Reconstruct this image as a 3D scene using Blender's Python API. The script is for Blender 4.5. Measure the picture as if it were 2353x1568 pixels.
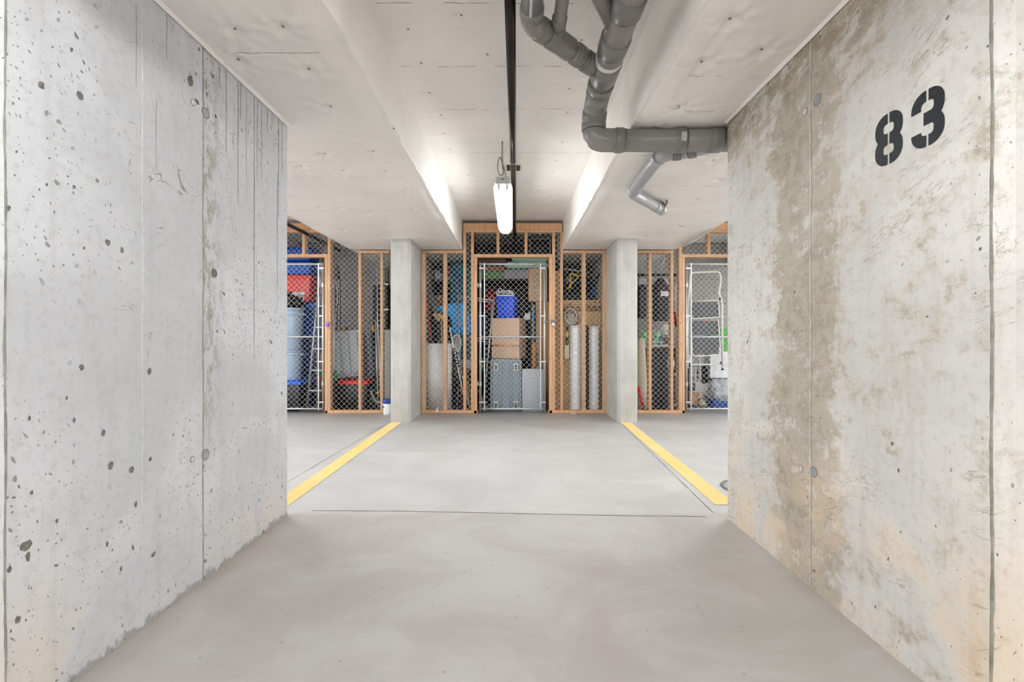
import bpy, bmesh, math, random
from mathutils import Vector, Matrix, noise as mnoise

SC = bpy.context.scene
for o in list(bpy.data.objects):
    bpy.data.objects.remove(o)
COL = SC.collection
random.seed(7)
PI = math.pi

# ------------------------------------------------------------------ camera, world, exposure
F, CX, CY = 1046.0, 1178.0, 780.0          # focal length and horizon in pixels of the 2353x1568 frame
cam_d = bpy.data.cameras.new('camera')
cam = bpy.data.objects.new('camera', cam_d)
COL.objects.link(cam)
cam.location = (0, 0, 1.0)
cam.rotation_euler = (PI / 2, 0, 0)
cam_d.sensor_width = 36.0
cam_d.lens = 36.0 * F / 2353.0
cam_d.shift_x = -(CX - 1176.5) / 2353.0
cam_d.shift_y = -(784.0 - CY) / 2353.0
cam_d.clip_start = 0.02
SC.camera = cam

SC.view_settings.view_transform = 'Standard'
SC.view_settings.look = 'None'
SC.view_settings.gamma = 1.0
SC.view_settings.use_curve_mapping = False
SC.view_settings.exposure = 1.44
SC.cycles.max_bounces = 5
SC.cycles.diffuse_bounces = 4
SC.cycles.adaptive_threshold = 0.03
SC.cycles.glossy_bounces = 2
SC.cycles.caustics_reflective = False
SC.cycles.caustics_refractive = False

world = bpy.data.worlds.new('world')
SC.world = world
world.use_nodes = True
bg = world.node_tree.nodes['Background']
bg.inputs['Color'].default_value = (0.97, 0.985, 1.0, 1)
bg.inputs['Strength'].default_value = 1.3
TUBE2 = 27.0         # the fixture over the stall mouth
TUBE = 23.0          # emission strength of the fluorescent tubes

# ------------------------------------------------------------------ helpers
def lin(h):
    if isinstance(h, (tuple, list)):
        c = [v / 255.0 for v in h]
    else:
        c = [int(h[i:i + 2], 16) / 255.0 for i in (0, 2, 4)]
    return tuple((v / 12.92 if v <= 0.04045 else ((v + 0.055) / 1.055) ** 2.4) for v in c)


def W(px, py, Y):
    return Vector(((px - CX) * Y / F, Y, 1.0 + (CY - py) * Y / F))


class G:
    """tiny node-graph writer"""
    def __init__(s, name, dim='3D'):
        s.dim = dim
        s.m = bpy.data.materials.new(name)
        s.m.use_nodes = True
        s.t = s.m.node_tree
        s.b = s.t.nodes['Principled BSDF']
        s.out = s.t.nodes['Material Output']

    def put(s, sock, v):
        if isinstance(v, bpy.types.NodeSocket):
            s.t.links.new(v, sock)
        elif v is not None:
            if sock.type == 'RGBA' and len(v) == 3:
                v = (*v, 1)
            sock.default_value = v

    def obj(s):
        return s.t.nodes.new('ShaderNodeTexCoord').outputs['Object']

    def rand(s):
        return s.t.nodes.new('ShaderNodeObjectInfo').outputs['Random']

    def xyz(s, v):
        n = s.t.nodes.new('ShaderNodeSeparateXYZ')
        s.put(n.inputs[0], v)
        return n.outputs[0], n.outputs[1], n.outputs[2]

    def comb(s, x, y, z):
        n = s.t.nodes.new('ShaderNodeCombineXYZ')
        for i, v in enumerate((x, y, z)):
            s.put(n.inputs[i], v)
        return n.outputs[0]

    def vm(s, op, a, b):
        n = s.t.nodes.new('ShaderNodeVectorMath')
        n.operation = op
        s.put(n.inputs[0], a)
        s.put(n.inputs[1], b)
        return n.outputs[0]

    def ma(s, op, a, b=None, c=None, clamp=False):
        n = s.t.nodes.new('ShaderNodeMath')
        n.operation = op
        n.use_clamp = clamp
        s.put(n.inputs[0], a)
        if b is not None:
            s.put(n.inputs[1], b)
        if c is not None:
            s.put(n.inputs[2], c)
        return n.outputs[0]

    def ss(s, v, lo, hi):
        n = s.t.nodes.new('ShaderNodeMapRange')
        n.interpolation_type = 'SMOOTHSTEP'
        s.put(n.inputs[0], v)
        n.inputs[1].default_value = lo
        n.inputs[2].default_value = hi
        return n.outputs[0]

    def noise(s, v, scale=5.0, detail=4.0, rough=0.55, dist=0.0):
        n = s.t.nodes.new('ShaderNodeTexNoise')
        n.noise_dimensions = s.dim
        s.put(n.inputs['Vector'], v)
        n.inputs['Scale'].default_value = scale
        n.inputs['Detail'].default_value = detail
        n.inputs['Roughness'].default_value = rough
        n.inputs['Distortion'].default_value = dist
        return n.outputs[0]

    def vor(s, v, scale, feature='F1', rnd=1.0):
        n = s.t.nodes.new('ShaderNodeTexVoronoi')
        n.feature = feature
        n.voronoi_dimensions = s.dim
        s.put(n.inputs['Vector'], v)
        n.inputs['Scale'].default_value = scale
        n.inputs['Randomness'].default_value = rnd
        return n.outputs['Distance'], (n.outputs['Color'] if 'Color' in n.outputs else None)

    def mix(s, f, a, b, mode='MIX'):
        n = s.t.nodes.new('ShaderNodeMix')
        n.data_type = 'RGBA'
        n.blend_type = mode
        s.put(n.inputs[0], f)
        s.put(n.inputs[6], a)
        s.put(n.inputs[7], b)
        return n.outputs[2]

    def bump(s, h, strength=0.3, dist=0.01, prev=None):
        n = s.t.nodes.new('ShaderNodeBump')
        n.inputs['Strength'].default_value = strength
        n.inputs['Distance'].default_value = dist
        s.put(n.inputs['Height'], h)
        if prev is not None:
            s.put(n.inputs['Normal'], prev)
        return n.outputs[0]

    def done(s, col=None, rough=None, metal=None, nor=None, **kw):
        s.put(s.b.inputs['Base Color'], col)
        s.put(s.b.inputs['Roughness'], rough)
        s.put(s.b.inputs['Metallic'], metal)
        if nor is not None:
            s.put(s.b.inputs['Normal'], nor)
        for k, v in kw.items():
            s.put(s.b.inputs[k.replace('_', ' ')], v)
        return s.m


_mc = {}
def plain(hexc, rough=0.5, metal=0.0, var=0.10, scale=9.0, bump=0.0, bscale=60.0, **kw):
    key = (hexc, rough, metal, var, scale, bump, bscale, tuple(sorted(kw.items())))
    if key in _mc:
        return _mc[key]
    g = G('surface_%s_%d' % (hexc, len(_mc)))
    c = lin(hexc)
    p = g.obj()
    n = g.noise(p, scale, 5, 0.6)
    lo = tuple(v * (1 - var) for v in c)
    hi = tuple(min(1, v * (1 + var)) for v in c)
    col = g.mix(g.ss(n, 0.3, 0.7), lo, hi)
    nor = g.bump(g.noise(p, bscale, 3, 0.6), bump, 0.01) if bump else None
    _mc[key] = g.done(col, rough, metal, nor, **kw)
    return _mc[key]


# --- bmesh pieces, all in local coordinates
def box(bm, x0, x1, y0, y1, z0, z1, bev=0.0, mat=None, seg=1):
    vs = [bm.verts.new(v) for v in ((x0, y0, z0), (x1, y0, z0), (x1, y1, z0), (x0, y1, z0), (x0, y0, z1), (x1, y0, z1), (x1, y1, z1), (x0, y1, z1))]
    fs = [bm.faces.new([vs[i] for i in q]) for q in ((0, 3, 2, 1), (4, 5, 6, 7), (0, 1, 5, 4), (1, 2, 6, 5), (2, 3, 7, 6), (3, 0, 4, 7))]
    if bev:
        es = list({e for f in fs for e in f.edges})
        r = bmesh.ops.bevel(bm, geom=es, offset=bev, segments=seg, affect='EDGES', profile=0.5)
        vs = list({v for f in r['faces'] for v in f.verts} | {v for v in vs if v.is_valid})
    if mat is not None:
        bmesh.ops.transform(bm, matrix=mat, verts=[v for v in vs if v.is_valid])
    return vs


def frustum(bm, w0, d0, w1, d1, z0, z1, bev=0.0, cx=0, cy=0, seg=2):
    vs = [bm.verts.new(v) for v in ((cx - w0 / 2, cy - d0 / 2, z0), (cx + w0 / 2, cy - d0 / 2, z0), (cx + w0 / 2, cy + d0 / 2, z0), (cx - w0 / 2, cy + d0 / 2, z0),
                                    (cx - w1 / 2, cy - d1 / 2, z1), (cx + w1 / 2, cy - d1 / 2, z1), (cx + w1 / 2, cy + d1 / 2, z1), (cx - w1 / 2, cy + d1 / 2, z1))]
    fs = [bm.faces.new([vs[i] for i in q]) for q in ((0, 3, 2, 1), (4, 5, 6, 7), (0, 1, 5, 4), (1, 2, 6, 5), (2, 3, 7, 6), (3, 0, 4, 7))]
    if bev:
        bmesh.ops.bevel(bm, geom=list({e for f in fs for e in f.edges}), offset=bev, segments=seg, affect='EDGES', profile=0.5)


def frame_of(d):
    d = d.normalized()
    a = Vector((0, 0, 1)) if abs(d.z) < 0.9 else Vector((0, 1, 0))
    u = d.cross(a).normalized()
    return u, d.cross(u).normalized()


def tube(bm, pts, r, seg=8, caps=True, closed=False, sy=1.0):
    """sweep a circle along a polyline; r is one radius or a list"""
    pts = [Vector(p) for p in pts]
    n = len(pts)
    rings = []
    u = None
    for i, p in enumerate(pts):
        if closed:
            d = pts[(i + 1) % n] - pts[i - 1]
        else:
            d = pts[min(i + 1, n - 1)] - pts[max(i - 1, 0)]
        d = d.normalized()
        if u is None:
            u, v = frame_of(d)
        else:
            u = (u - d * u.dot(d)).normalized()
            v = d.cross(u).normalized()
        rr = r[i] if isinstance(r, (list, tuple)) else r
        k = 1.0
        if not closed and 0 < i < n - 1:
            a = (pts[i] - pts[i - 1]).normalized().dot((pts[i + 1] - pts[i]).normalized())
            k = 1.0 / max(0.5, math.sqrt(max(0.0, (1 + a) / 2)))
            k = min(k, 1.15)
        rings.append([bm.verts.new(p + (u * math.cos(2 * PI * j / seg) + v * (math.sin(2 * PI * j / seg) * sy)) * rr * k) for j in range(seg)])
    m = n if closed else n - 1
    for i in range(m):
        a, b = rings[i], rings[(i + 1) % n]
        for j in range(seg):
            bm.faces.new((a[j], a[(j + 1) % seg], b[(j + 1) % seg], b[j]))
    if caps and not closed:
        bm.faces.new(list(reversed(rings[0])))
        bm.faces.new(rings[-1])
    return rings


def cyl(bm, p0, p1, r0, r1=None, seg=16):
    tube(bm, [p0, p1], [r0, r0 if r1 is None else r1], seg)


def lathe(bm, prof, seg=24, sx=1.0, sy=1.0, cx=0, cy=0):
    rings = []
    for r, z in prof:
        rings.append([bm.verts.new((cx + r * sx * math.cos(2 * PI * j / seg), cy + r * sy * math.sin(2 * PI * j / seg), z)) for j in range(seg)])
    for a, b in zip(rings, rings[1:]):
        for j in range(seg):
            bm.faces.new((a[j], a[(j + 1) % seg], b[(j + 1) % seg], b[j]))
    bm.faces.new(list(reversed(rings[0])))
    bm.faces.new(rings[-1])


def prism(bm, poly, y0, y1, bev=0.0, seg=2):
    """poly: (x, z) outline, extruded along y"""
    a = [bm.verts.new((x, y0, z)) for x, z in poly]
    b = [bm.verts.new((x, y1, z)) for x, z in poly]
    n = len(poly)
    f0 = bm.faces.new(a)
    f1 = bm.faces.new(list(reversed(b)))
    fs = [f0, f1]
    for i in range(n):
        fs.append(bm.faces.new((a[i], b[i], b[(i + 1) % n], a[(i + 1) % n])))
    bmesh.ops.recalc_face_normals(bm, faces=fs)
    if bev:
        es = [e for f in (f0, f1) for e in f.edges]
        bmesh.ops.bevel(bm, geom=es, offset=bev, segments=seg, affect='EDGES', profile=0.5)


def rrect(x0, x1, z0, z1, r, n=5):
    pts = []
    for cx, cz, a in ((x1 - r, z1 - r, 0), (x0 + r, z1 - r, PI / 2), (x0 + r, z0 + r, PI), (x1 - r, z0 + r, 1.5 * PI)):
        for i in range(n + 1):
            t = a + (PI / 2) * i / n
            pts.append((cx + r * math.cos(t), cz + r * math.sin(t)))
    return pts


def blob(bm, sx, sy, sz, seed=0, amp=0.25, fr=2.2, sub=4, flat=True, cx=0, cy=0, cz=None, crease=0.0):
    r = bmesh.ops.create_icosphere(bm, subdivisions=sub, radius=1.0)
    off = Vector((seed * 7.31, seed * 3.17, seed * 1.93))
    cz = sz if cz is None else cz
    for v in r['verts']:
        p = v.co.copy()
        k = 1 + amp * mnoise.fractal(p * fr + off, 1.0, 2.0, 3)
        if crease:
            k -= crease * abs(mnoise.noise(p * fr * 2.3 + off * 2))
        q = p * k
        if flat and q.z < -0.72:
            q.z = -0.72 + (q.z + 0.72) * 0.1
        v.co = Vector((q.x * sx + cx, q.y * sy + cy, q.z * sz + cz))


def grid(bm, x0, x1, y0, y1, nx, ny, fz):
    vs = [[bm.verts.new((x0 + (x1 - x0) * i / nx, y0 + (y1 - y0) * j / ny, 0)) for i in range(nx + 1)] for j in range(ny + 1)]
    for row in vs:
        for v in row:
            v.co.z = fz(v.co.x, v.co.y)
    for j in range(ny):
        for i in range(nx):
            bm.faces.new((vs[j][i], vs[j][i + 1], vs[j + 1][i + 1], vs[j + 1][i]))
    return vs


def shade(bm, ang=0.6):
    for f in bm.faces:
        f.smooth = True
    for e in bm.edges:
        if len(e.link_faces) == 2 and e.calc_face_angle(0) > ang:
            e.smooth = False


def obj(name, bm, m, parent=None, loc=None, ang=0.6, rot=None):
    shade(bm, ang)
    me = bpy.data.meshes.new(name)
    bm.to_mesh(me)
    bm.free()
    if m is not None:
        me.materials.append(m)
    o = bpy.data.objects.new(name, me)
    COL.objects.link(o)
    if parent is not None:
        o.parent = parent
    if loc is not None:
        o.location = loc
    if rot is not None:
        o.rotation_euler = rot
    return o


def share(name, me, parent=None, loc=(0, 0, 0), rot=None):
    o = bpy.data.objects.new(name, me)
    COL.objects.link(o)
    o.parent = parent
    o.location = loc
    if rot is not None:
        o.rotation_euler = rot
    return o


def B():
    return bmesh.new()


def tag(o, label, cat, group=None, kind=None):
    o['label'] = label
    o['category'] = cat
    if group:
        o['group'] = group
    if kind:
        o['kind'] = kind
    return o


def struct(o):
    o['kind'] = 'structure'
    return o


def thing(name, label, cat, loc=(0, 0, 0), rz=0.0, group=None, rot=None):
    o = bpy.data.objects.new(name, None)
    o.empty_display_size = 0.1
    COL.objects.link(o)
    o.location = loc
    o.rotation_euler = rot if rot else (0, 0, rz)
    return tag(o, label, cat, group)


def pbox(name, parent, m, x0, x1, y0, y1, z0, z1, bev=0.0, label=None, seg=1):
    bm = B()
    box(bm, x0, x1, y0, y1, z0, z1, bev, seg=seg)
    o = obj(name, bm, m, parent)
    if label:
        o['label'] = label
    return o


def ptube(name, parent, m, pts, r, seg=8, label=None, closed=False):
    bm = B()
    tube(bm, pts, r, seg, closed=closed)
    o = obj(name, bm, m, parent)
    if label:
        o['label'] = label
    return o


def arc(c, r, a0, a1, n, ax='xz'):
    out = []
    for i in range(n + 1):
        t = a0 + (a1 - a0) * i / n
        u, v = r * math.cos(t), r * math.sin(t)
        out.append(Vector(c) + (Vector((u, 0, v)) if ax == 'xz' else Vector((u, v, 0)) if ax == 'xy' else Vector((0, u, v))))
    return out


def fillet(pts, r, n=6):
    """round the corners of a polyline"""
    pts = [Vector(p) for p in pts]
    out = [pts[0]]
    for a, b, c in zip(pts, pts[1:], pts[2:]):
        d0, d1 = (a - b), (c - b)
        k = min(r, d0.length * 0.49, d1.length * 0.49)
        p0, p1 = b + d0.normalized() * k, b + d1.normalized() * k
        for i in range(n + 1):
            t = i / n
            out.append(p0 * (1 - t) ** 2 + b * (2 * t * (1 - t)) + p1 * t * t)
    out.append(pts[-1])
    return out
# ------------------------------------------------------------------ materials of the setting
def concrete_wall(name, base, side):
    g = G(name, '2D')
    x, y, z = g.xyz(g.obj())
    u = g.ma('ADD', x, y) if side == 'left' else g.ma('SUBTRACT', y, x)
    p = g.comb(u, z, 0.0)
    c = lin(base)
    big = g.noise(p, 1.6, 4, 0.6, 0.4)
    fine = g.noise(p, 34, 4, 0.68)
    streak = g.noise(g.comb(g.ma('MULTIPLY', u, 9), g.ma('MULTIPLY', z, 1.1), 0.0), 1.6, 3, 0.6)
    col = g.mix(g.ss(big, 0.3, 0.7), tuple(v * 0.87 for v in c), tuple(min(1, v * 1.06) for v in c))
    col = g.mix(g.ma('MULTIPLY', g.ss(fine, 0.48, 0.72), 0.30), col, tuple(v * 0.62 for v in c))
    col = g.mix(g.ma('MULTIPLY', g.ss(streak, 0.5, 0.8), 0.22), col, lin('a39d90'))
    wn = g.noise(p, 13, 2)
    warp = g.vm('ADD', p, g.comb(g.ma('MULTIPLY', wn, 0.05), g.ma('MULTIPLY', wn, -0.04), 0.0))
    if side == 'left':
        band = g.ma('MULTIPLY', g.ss(y, 1.872, 1.885), g.ma('SUBTRACT', 1.0, g.ss(y, 1.90, 2.06)))
        st = g.ma('MULTIPLY', band, g.ss(g.noise(g.vm('MULTIPLY', p, (1.6, 0.7, 1)), 15, 6, 0.8, 0.0), 0.46, 0.60))
        up = g.ma('MULTIPLY', g.ss(z, 0.35, 0.9), 1.0)
        col = g.mix(g.ma('MULTIPLY', g.ma('MULTIPLY', st, up), 0.75), col, lin('8f8573'))
        # thin curved scratches
        w1 = g.noise(g.vm('ADD', p, (4, 2, 0)), 3.6, 3, 0.6, 1.2)
        ln = g.ma('SUBTRACT', 1.0, g.ss(g.ma('ABSOLUTE', g.ma('SUBTRACT', w1, 0.5)), 0.0, 0.007))
        msk = g.ma('MULTIPLY', ln, g.ss(wn, 0.5, 0.6))
        msk = g.ma('MULTIPLY', msk, g.ma('MULTIPLY', g.ss(z, 0.85, 1.05), g.ss(y, 1.35, 1.6)))
        col = g.mix(g.ma('MULTIPLY', msk, 0.75), col, lin('6b665c'))
        keep_, rad_ = 0.55, 1.0
        low = g.ma('MULTIPLY', g.ma('SUBTRACT', 1.0, g.ss(z, 0.0, 0.55)), g.ss(big, 0.4, 0.65))
        col = g.mix(g.ma('MULTIPLY', low, 0.45), col, lin('cdb9a0'))
        foot = g.ma('SUBTRACT', 1.0, g.ss(g.ma('ADD', z, g.ma('MULTIPLY', g.noise(p, 18, 3, 0.7), 0.09)), 0.055, 0.075))
        col = g.mix(g.ma('MULTIPLY', foot, 0.75), col, lin('8a8985'))
    else:
        n1 = g.noise(g.comb(g.ma('MULTIPLY', u, 5), g.ma('MULTIPLY', g.ma('ADD', z, g.ma('MULTIPLY', u, 0.12)), 9), 0.0), 1.6, 6, 0.78, 0.3)
        n2 = g.noise(g.vm('ADD', p, (2, 7, 0)), 3.0, 6, 0.7, 0.2)
        n3 = g.noise(p, 13.0, 6, 0.8, 0.1)
        vs_ = g.noise(g.comb(g.ma('MULTIPLY', u, 60), g.ma('MULTIPLY', z, 5), 0.0), 1.0, 4, 0.7)
        band = g.ma('MULTIPLY', g.ss(y, 1.56, 1.74), g.ma('SUBTRACT', 1.0, g.ss(y, 1.96, 2.20)))
        top = g.ma('MULTIPLY', g.ss(z, 1.82, 2.15), 0.85)
        wgt = g.ma('MAXIMUM', band, top)
        s_ = g.ma('ADD', g.ma('MULTIPLY', n1, 0.38), g.ma('ADD', g.ma('MULTIPLY', n2, 0.40), g.ma('MULTIPLY', n3, 0.42)))
        f = g.ma('ADD', g.ma('MULTIPLY', wgt, 0.16), g.ma('ADD', s_, g.ma('MULTIPLY', g.ma('SUBTRACT', vs_, 0.5), 0.12)))
        col = g.mix(g.ma('MULTIPLY', g.ss(f, 0.60, 0.68), 0.40), col, lin('b6ae9f'))
        brown = g.mix(g.ss(n3, 0.35, 0.65), lin('8e8270'), lin('b0a593'))
        col = g.mix(g.ma('MULTIPLY', g.ss(f, 0.67, 0.74), g.ma('ADD', 0.5, g.ma('MULTIPLY', n2, 0.45))), col, brown)
        tp = g.ma('MULTIPLY', g.ss(z, 1.95, 2.18), g.ss(n1, 0.42, 0.58))
        col = g.mix(g.ma('MULTIPLY', tp, 0.55), col, lin('85795f'))
        col = g.mix(g.ma('MULTIPLY', g.ss(n3, 0.60, 0.70), 0.35), col, lin('8d8474'))
        low = g.ma('MULTIPLY', g.ma('SUBTRACT', 1.0, g.ss(z, 0.1, 0.75)), g.ss(big, 0.42, 0.60))
        col = g.mix(g.ma('MULTIPLY', low, 0.6), col, lin('d8bf9f'))
        # diagonal pour lines
        w1 = g.noise(g.comb(g.ma('MULTIPLY', u, 1.2), g.ma('MULTIPLY', g.ma('ADD', z, g.ma('MULTIPLY', u, 0.35)), 4.5), 0.0), 1.4, 5, 0.65, 0.4)
        ln = g.ma('SUBTRACT', 1.0, g.ss(g.ma('ABSOLUTE', g.ma('SUBTRACT', w1, 0.5)), 0.0, 0.010))
        msk = g.ma('MULTIPLY', ln, g.ss(g.noise(p, 4, 2), 0.5, 0.62))
        col = g.mix(g.ma('MULTIPLY', msk, 0.6), col, lin('8d8373'))
        keep_, rad_ = 0.22, 0.7
    # air-bubble holes
    clus = g.ss(big, 0.36, 0.56)
    for sc, thr, wk in ((25.0, 0.17, 1.0), (66.0, 0.20, 0.9)):
        dist, rc = g.vor(g.vm('MULTIPLY', warp, (1, 0.7, 1)), sc)
        rx, ry, rz_ = g.xyz(rc)
        keep = g.ss(rx, 1.0 - keep_, 1.02 - keep_)
        rad = g.ma('MULTIPLY', g.ma('MULTIPLY', ry, ry), thr * rad_)
        hole = g.ma('MULTIPLY', g.ma('SUBTRACT', 1.0, g.ss(g.ma('SUBTRACT', dist, rad), 0.0, 0.025)), keep)
        hole = g.ma('MULTIPLY', g.ma('MULTIPLY', hole, clus), wk)
        col = g.mix(g.ma('MULTIPLY', hole, g.ma('ADD', 0.45, g.ma('MULTIPLY', rz_, 0.5))), col, lin('403e39'))
    nor = g.bump(fine, 0.22, 0.004)
    return g.done(col, 0.78, 0.0, nor)


def concrete_plain(name, base, streaks=True, tint='aba79a'):
    g = G(name)
    p = g.obj()
    x, y, z = g.xyz(p)
    c = lin(base)
    big = g.noise(p, 3, 5, 0.6)
    st = g.noise(g.comb(g.ma('MULTIPLY', x, 30), g.ma('MULTIPLY', y, 30), g.ma('MULTIPLY', z, 1.2)), 1.0, 5, 0.65)
    col = g.mix(g.ss(big, 0.3, 0.7), tuple(v * 0.86 for v in c), tuple(min(1, v * 1.05) for v in c))
    if streaks:
        col = g.mix(g.ma('MULTIPLY', g.ss(st, 0.42, 0.66), 0.42), col, lin(tint))
        blot = g.noise(g.comb(g.ma('MULTIPLY', g.ma('ADD', x, y), 9), g.ma('MULTIPLY', z, 3.5), 0.0), 1.0, 5, 0.7)
        col = g.mix(g.ma('MULTIPLY', g.ss(blot, 0.48, 0.66), 0.3), col, lin('98958a'))
    fine = g.noise(p, 45, 4, 0.6)
    dist, rc = g.vor(p, 26)
    rx, ry, rz_ = g.xyz(rc)
    hole = g.ma('MULTIPLY', g.ma('SUBTRACT', 1.0, g.ss(dist, 0.06, 0.1)), g.ss(rx, 0.8, 0.82))
    col = g.mix(g.ma('MULTIPLY', hole, 0.5), col, lin('5a574f'))
    return g.done(col, 0.8, 0.0, g.bump(g.ma('SUBTRACT', g.ma('MULTIPLY', fine, 0.3), hole), 0.35, 0.004))


def floor_mat():
    g = G('trowelled_concrete_floor', '2D')
    p = g.obj()
    x, y, z = g.xyz(p)
    light, warm = lin('d7d6d5'), lin('d2d0ce')
    sw = g.noise(g.comb(x, g.ma('MULTIPLY', y, 1.4), 0.0), 1.7, 7, 0.66, 0.5)
    bl = g.noise(g.vm('ADD', p, (5, 3, 0)), 0.9, 4, 0.6, 0.3)
    fine = g.noise(p, 60, 4, 0.7)
    col = g.mix(g.ss(sw, 0.32, 0.68), tuple(v * 0.90 for v in light), tuple(min(1, v * 1.03) for v in light))
    front = g.ma('SUBTRACT', 1.0, g.ss(g.ma('ADD', y, g.ma('MULTIPLY', bl, 0.06)), 2.6, 2.68))
    col = g.mix(front, col, g.mix(g.ss(sw, 0.32, 0.70), lin('c4c0bd'), warm))
    col = g.mix(g.ma('MULTIPLY', g.ma('MULTIPLY', front, g.ss(bl, 0.48, 0.66)), 0.35), col, lin('b9aaa5'))
    # dirt gathered along both wall feet
    edge = g.ma('MULTIPLY', front, g.ma('MAXIMUM', g.ss(g.ma('ADD', g.ma('MULTIPLY', x, -1), g.ma('MULTIPLY', bl, 0.25)), 1.30, 1.42), g.ss(g.ma('ADD', x, g.ma('MULTIPLY', bl, 0.2)), 1.22, 1.34)))
    col = g.mix(g.ma('MULTIPLY', edge, 0.4), col, lin('ab9a8b'))
    sp, rc = g.vor(g.vm('ADD', p, (0.3, 0.1, 0)), 9)
    rx, ry, rz_ = g.xyz(rc)
    spot = g.ma('MULTIPLY', g.ma('SUBTRACT', 1.0, g.ss(sp, 0.03, 0.07)), g.ss(rx, 0.8, 0.82))
    col = g.mix(g.ma('MULTIPLY', spot, 0.35), col, lin('847b73'))
    col = g.mix(g.ma('MULTIPLY', g.ss(fine, 0.5, 0.8), 0.12), col, lin('8f8880'))
    rough = g.ma('ADD', 0.42, g.ma('MULTIPLY', sw, 0.25))
    return g.done(col, rough, 0.0, g.bump(fine, 0.06, 0.003))


def film_mat(name, base):
    g = G(name, '2D')
    x, y, z = g.xyz(g.obj())
    u = g.ma('ADD', x, z)
    p = g.comb(u, y, 0.0)
    c = lin(base)
    n = g.noise(p, 1.3, 3, 0.55, 0.6)
    wr = g.noise(g.comb(g.ma('MULTIPLY', u, 2.0), g.ma('MULTIPLY', y, 9.0), 0.0), 2.0, 4, 0.6, 1.0)
    col = g.mix(g.ss(n, 0.3, 0.7), tuple(v * 0.94 for v in c), tuple(min(1, v * 1.03) for v in c))
    return g.done(col, 0.42, 0.0, g.bump(wr, 0.16, 0.012))


def wood_mat(name, a, b):
    g = G(name)
    p = g.vm('ADD', g.obj(), g.comb(g.ma('MULTIPLY', g.rand(), 31), g.ma('MULTIPLY', g.rand(), 17), g.ma('MULTIPLY', g.rand(), 5)))
    x, y, z = g.xyz(p)
    gr = g.noise(g.comb(g.ma('MULTIPLY', x, 40), g.ma('MULTIPLY', y, 40), g.ma('MULTIPLY', z, 3)), 1.0, 4, 0.6, 0.6)
    col = g.mix(g.ss(gr, 0.3, 0.7), lin(a), lin(b))
    d, rc = g.vor(g.vm('MULTIPLY', p, (1, 1, 0.6)), 11)
    rx, ry, rz_ = g.xyz(rc)
    kn = g.ma('MULTIPLY', g.ma('SUBTRACT', 1.0, g.ss(d, 0.05, 0.13)), g.ss(rx, 0.72, 0.74))
    col = g.mix(g.ma('MULTIPLY', kn, 0.75), col, lin('6d3f22'))
    col = g.mix(g.ma('MULTIPLY', g.rand(), 0.25), col, lin('b98e6c'))
    return g.done(col, 0.65, 0.0, g.bump(gr, 0.15, 0.003))


M_WL = concrete_wall('bubbled_concrete_left', 'c8c9cb', 'left')
M_WR = concrete_wall('stained_concrete_right', 'd2d0cb', 'right')
M_COL = concrete_plain('column_concrete', 'bdbcb8')
M_PART = concrete_plain('partition_concrete', 'a9a9a6', False)
M_FLOOR = floor_mat()
M_FILM = film_mat('white_film_wrap', 'f7f3ee')
M_WOOD = wood_mat('spruce_lumber', 'cf9e75', 'e2b98f')
M_BLOCK = plain('a6a49f', 0.9, 0, 0.12, 14, 0.5, 80)
M_MORTAR = plain('9f9d98', 0.95, 0, 0.1, 20, 0.4, 90)
M_GALV = plain('c3c6c8', 0.38, 0.55, 0.10, 30)
M_WIRE = plain('d2d4d4', 0.45, 0.20, 0.10, 40)
M_BLACK = plain('1c1c1e', 0.5, 0, 0.2, 12)
M_STEEL = plain('a9abac', 0.3, 0.85, 0.1, 20)
M_DARKSTEEL = plain('3a3836', 0.32, 0.65, 0.2, 10)

# ------------------------------------------------------------------ floor, walls, ceiling
ZS, ZC = 2.215, 2.62          # soffit of the dropped bands, slab between them
XL, XR = -1.278, 1.200        # inner faces of the two concrete walls
YF = 6.153                    # front of the locker fence
YB = 7.65                     # block wall behind the lockers

bm = B()
box(bm, -16.0, 16.0, -14.0, YB + 0.3, -0.2, 0.0)  # unseen outer floor added to bounce daylight up to the ceiling
floor = struct(obj('floor', bm, M_FLOOR))

M_JOINT = plain('6f6b66', 0.9, 0, 0.2, 30)
def joint(pts, w):
    bm = B()
    rnd = random.Random(len(pts) + int(w * 1e4))
    for a, b in zip(pts, pts[1:]):
        a, b = Vector(a), Vector(b)
        d = (b - a).normalized()
        nrm = Vector((-d.y, d.x, 0))
        n = max(2, int((b - a).length / 0.06))
        row = []
        for i in range(n + 1):
            p = a.lerp(b, i / n)
            wob = nrm * rnd.uniform(-0.0015, 0.0015)
            ww = w * rnd.uniform(0.55, 1.15)
            row.append((bm.verts.new(p + wob + nrm * ww), bm.verts.new(p + wob - nrm * ww)))
        for q, r in zip(row, row[1:]):
            bm.faces.new((q[0], q[1], r[1], r[0]))
    bmesh.ops.recalc_face_normals(bm, faces=bm.faces[:])
    return obj('saw_cut_joint', bm, M_JOINT, floor)
joint([(-1.17, 2.655, 0.0008), (-0.6, 2.645, 0.0008), (0.2, 2.60, 0.0008), (0.75, 2.575, 0.0008), (1.09, 2.565, 0.0008)], 0.0034)
joint([(-1.60, 2.60, 0.0008), (-1.49, 5.42, 0.0008)], 0.003)
joint([(1.155, 2.62, 0.0008), (1.287, 5.35, 0.0008)], 0.003)

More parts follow.
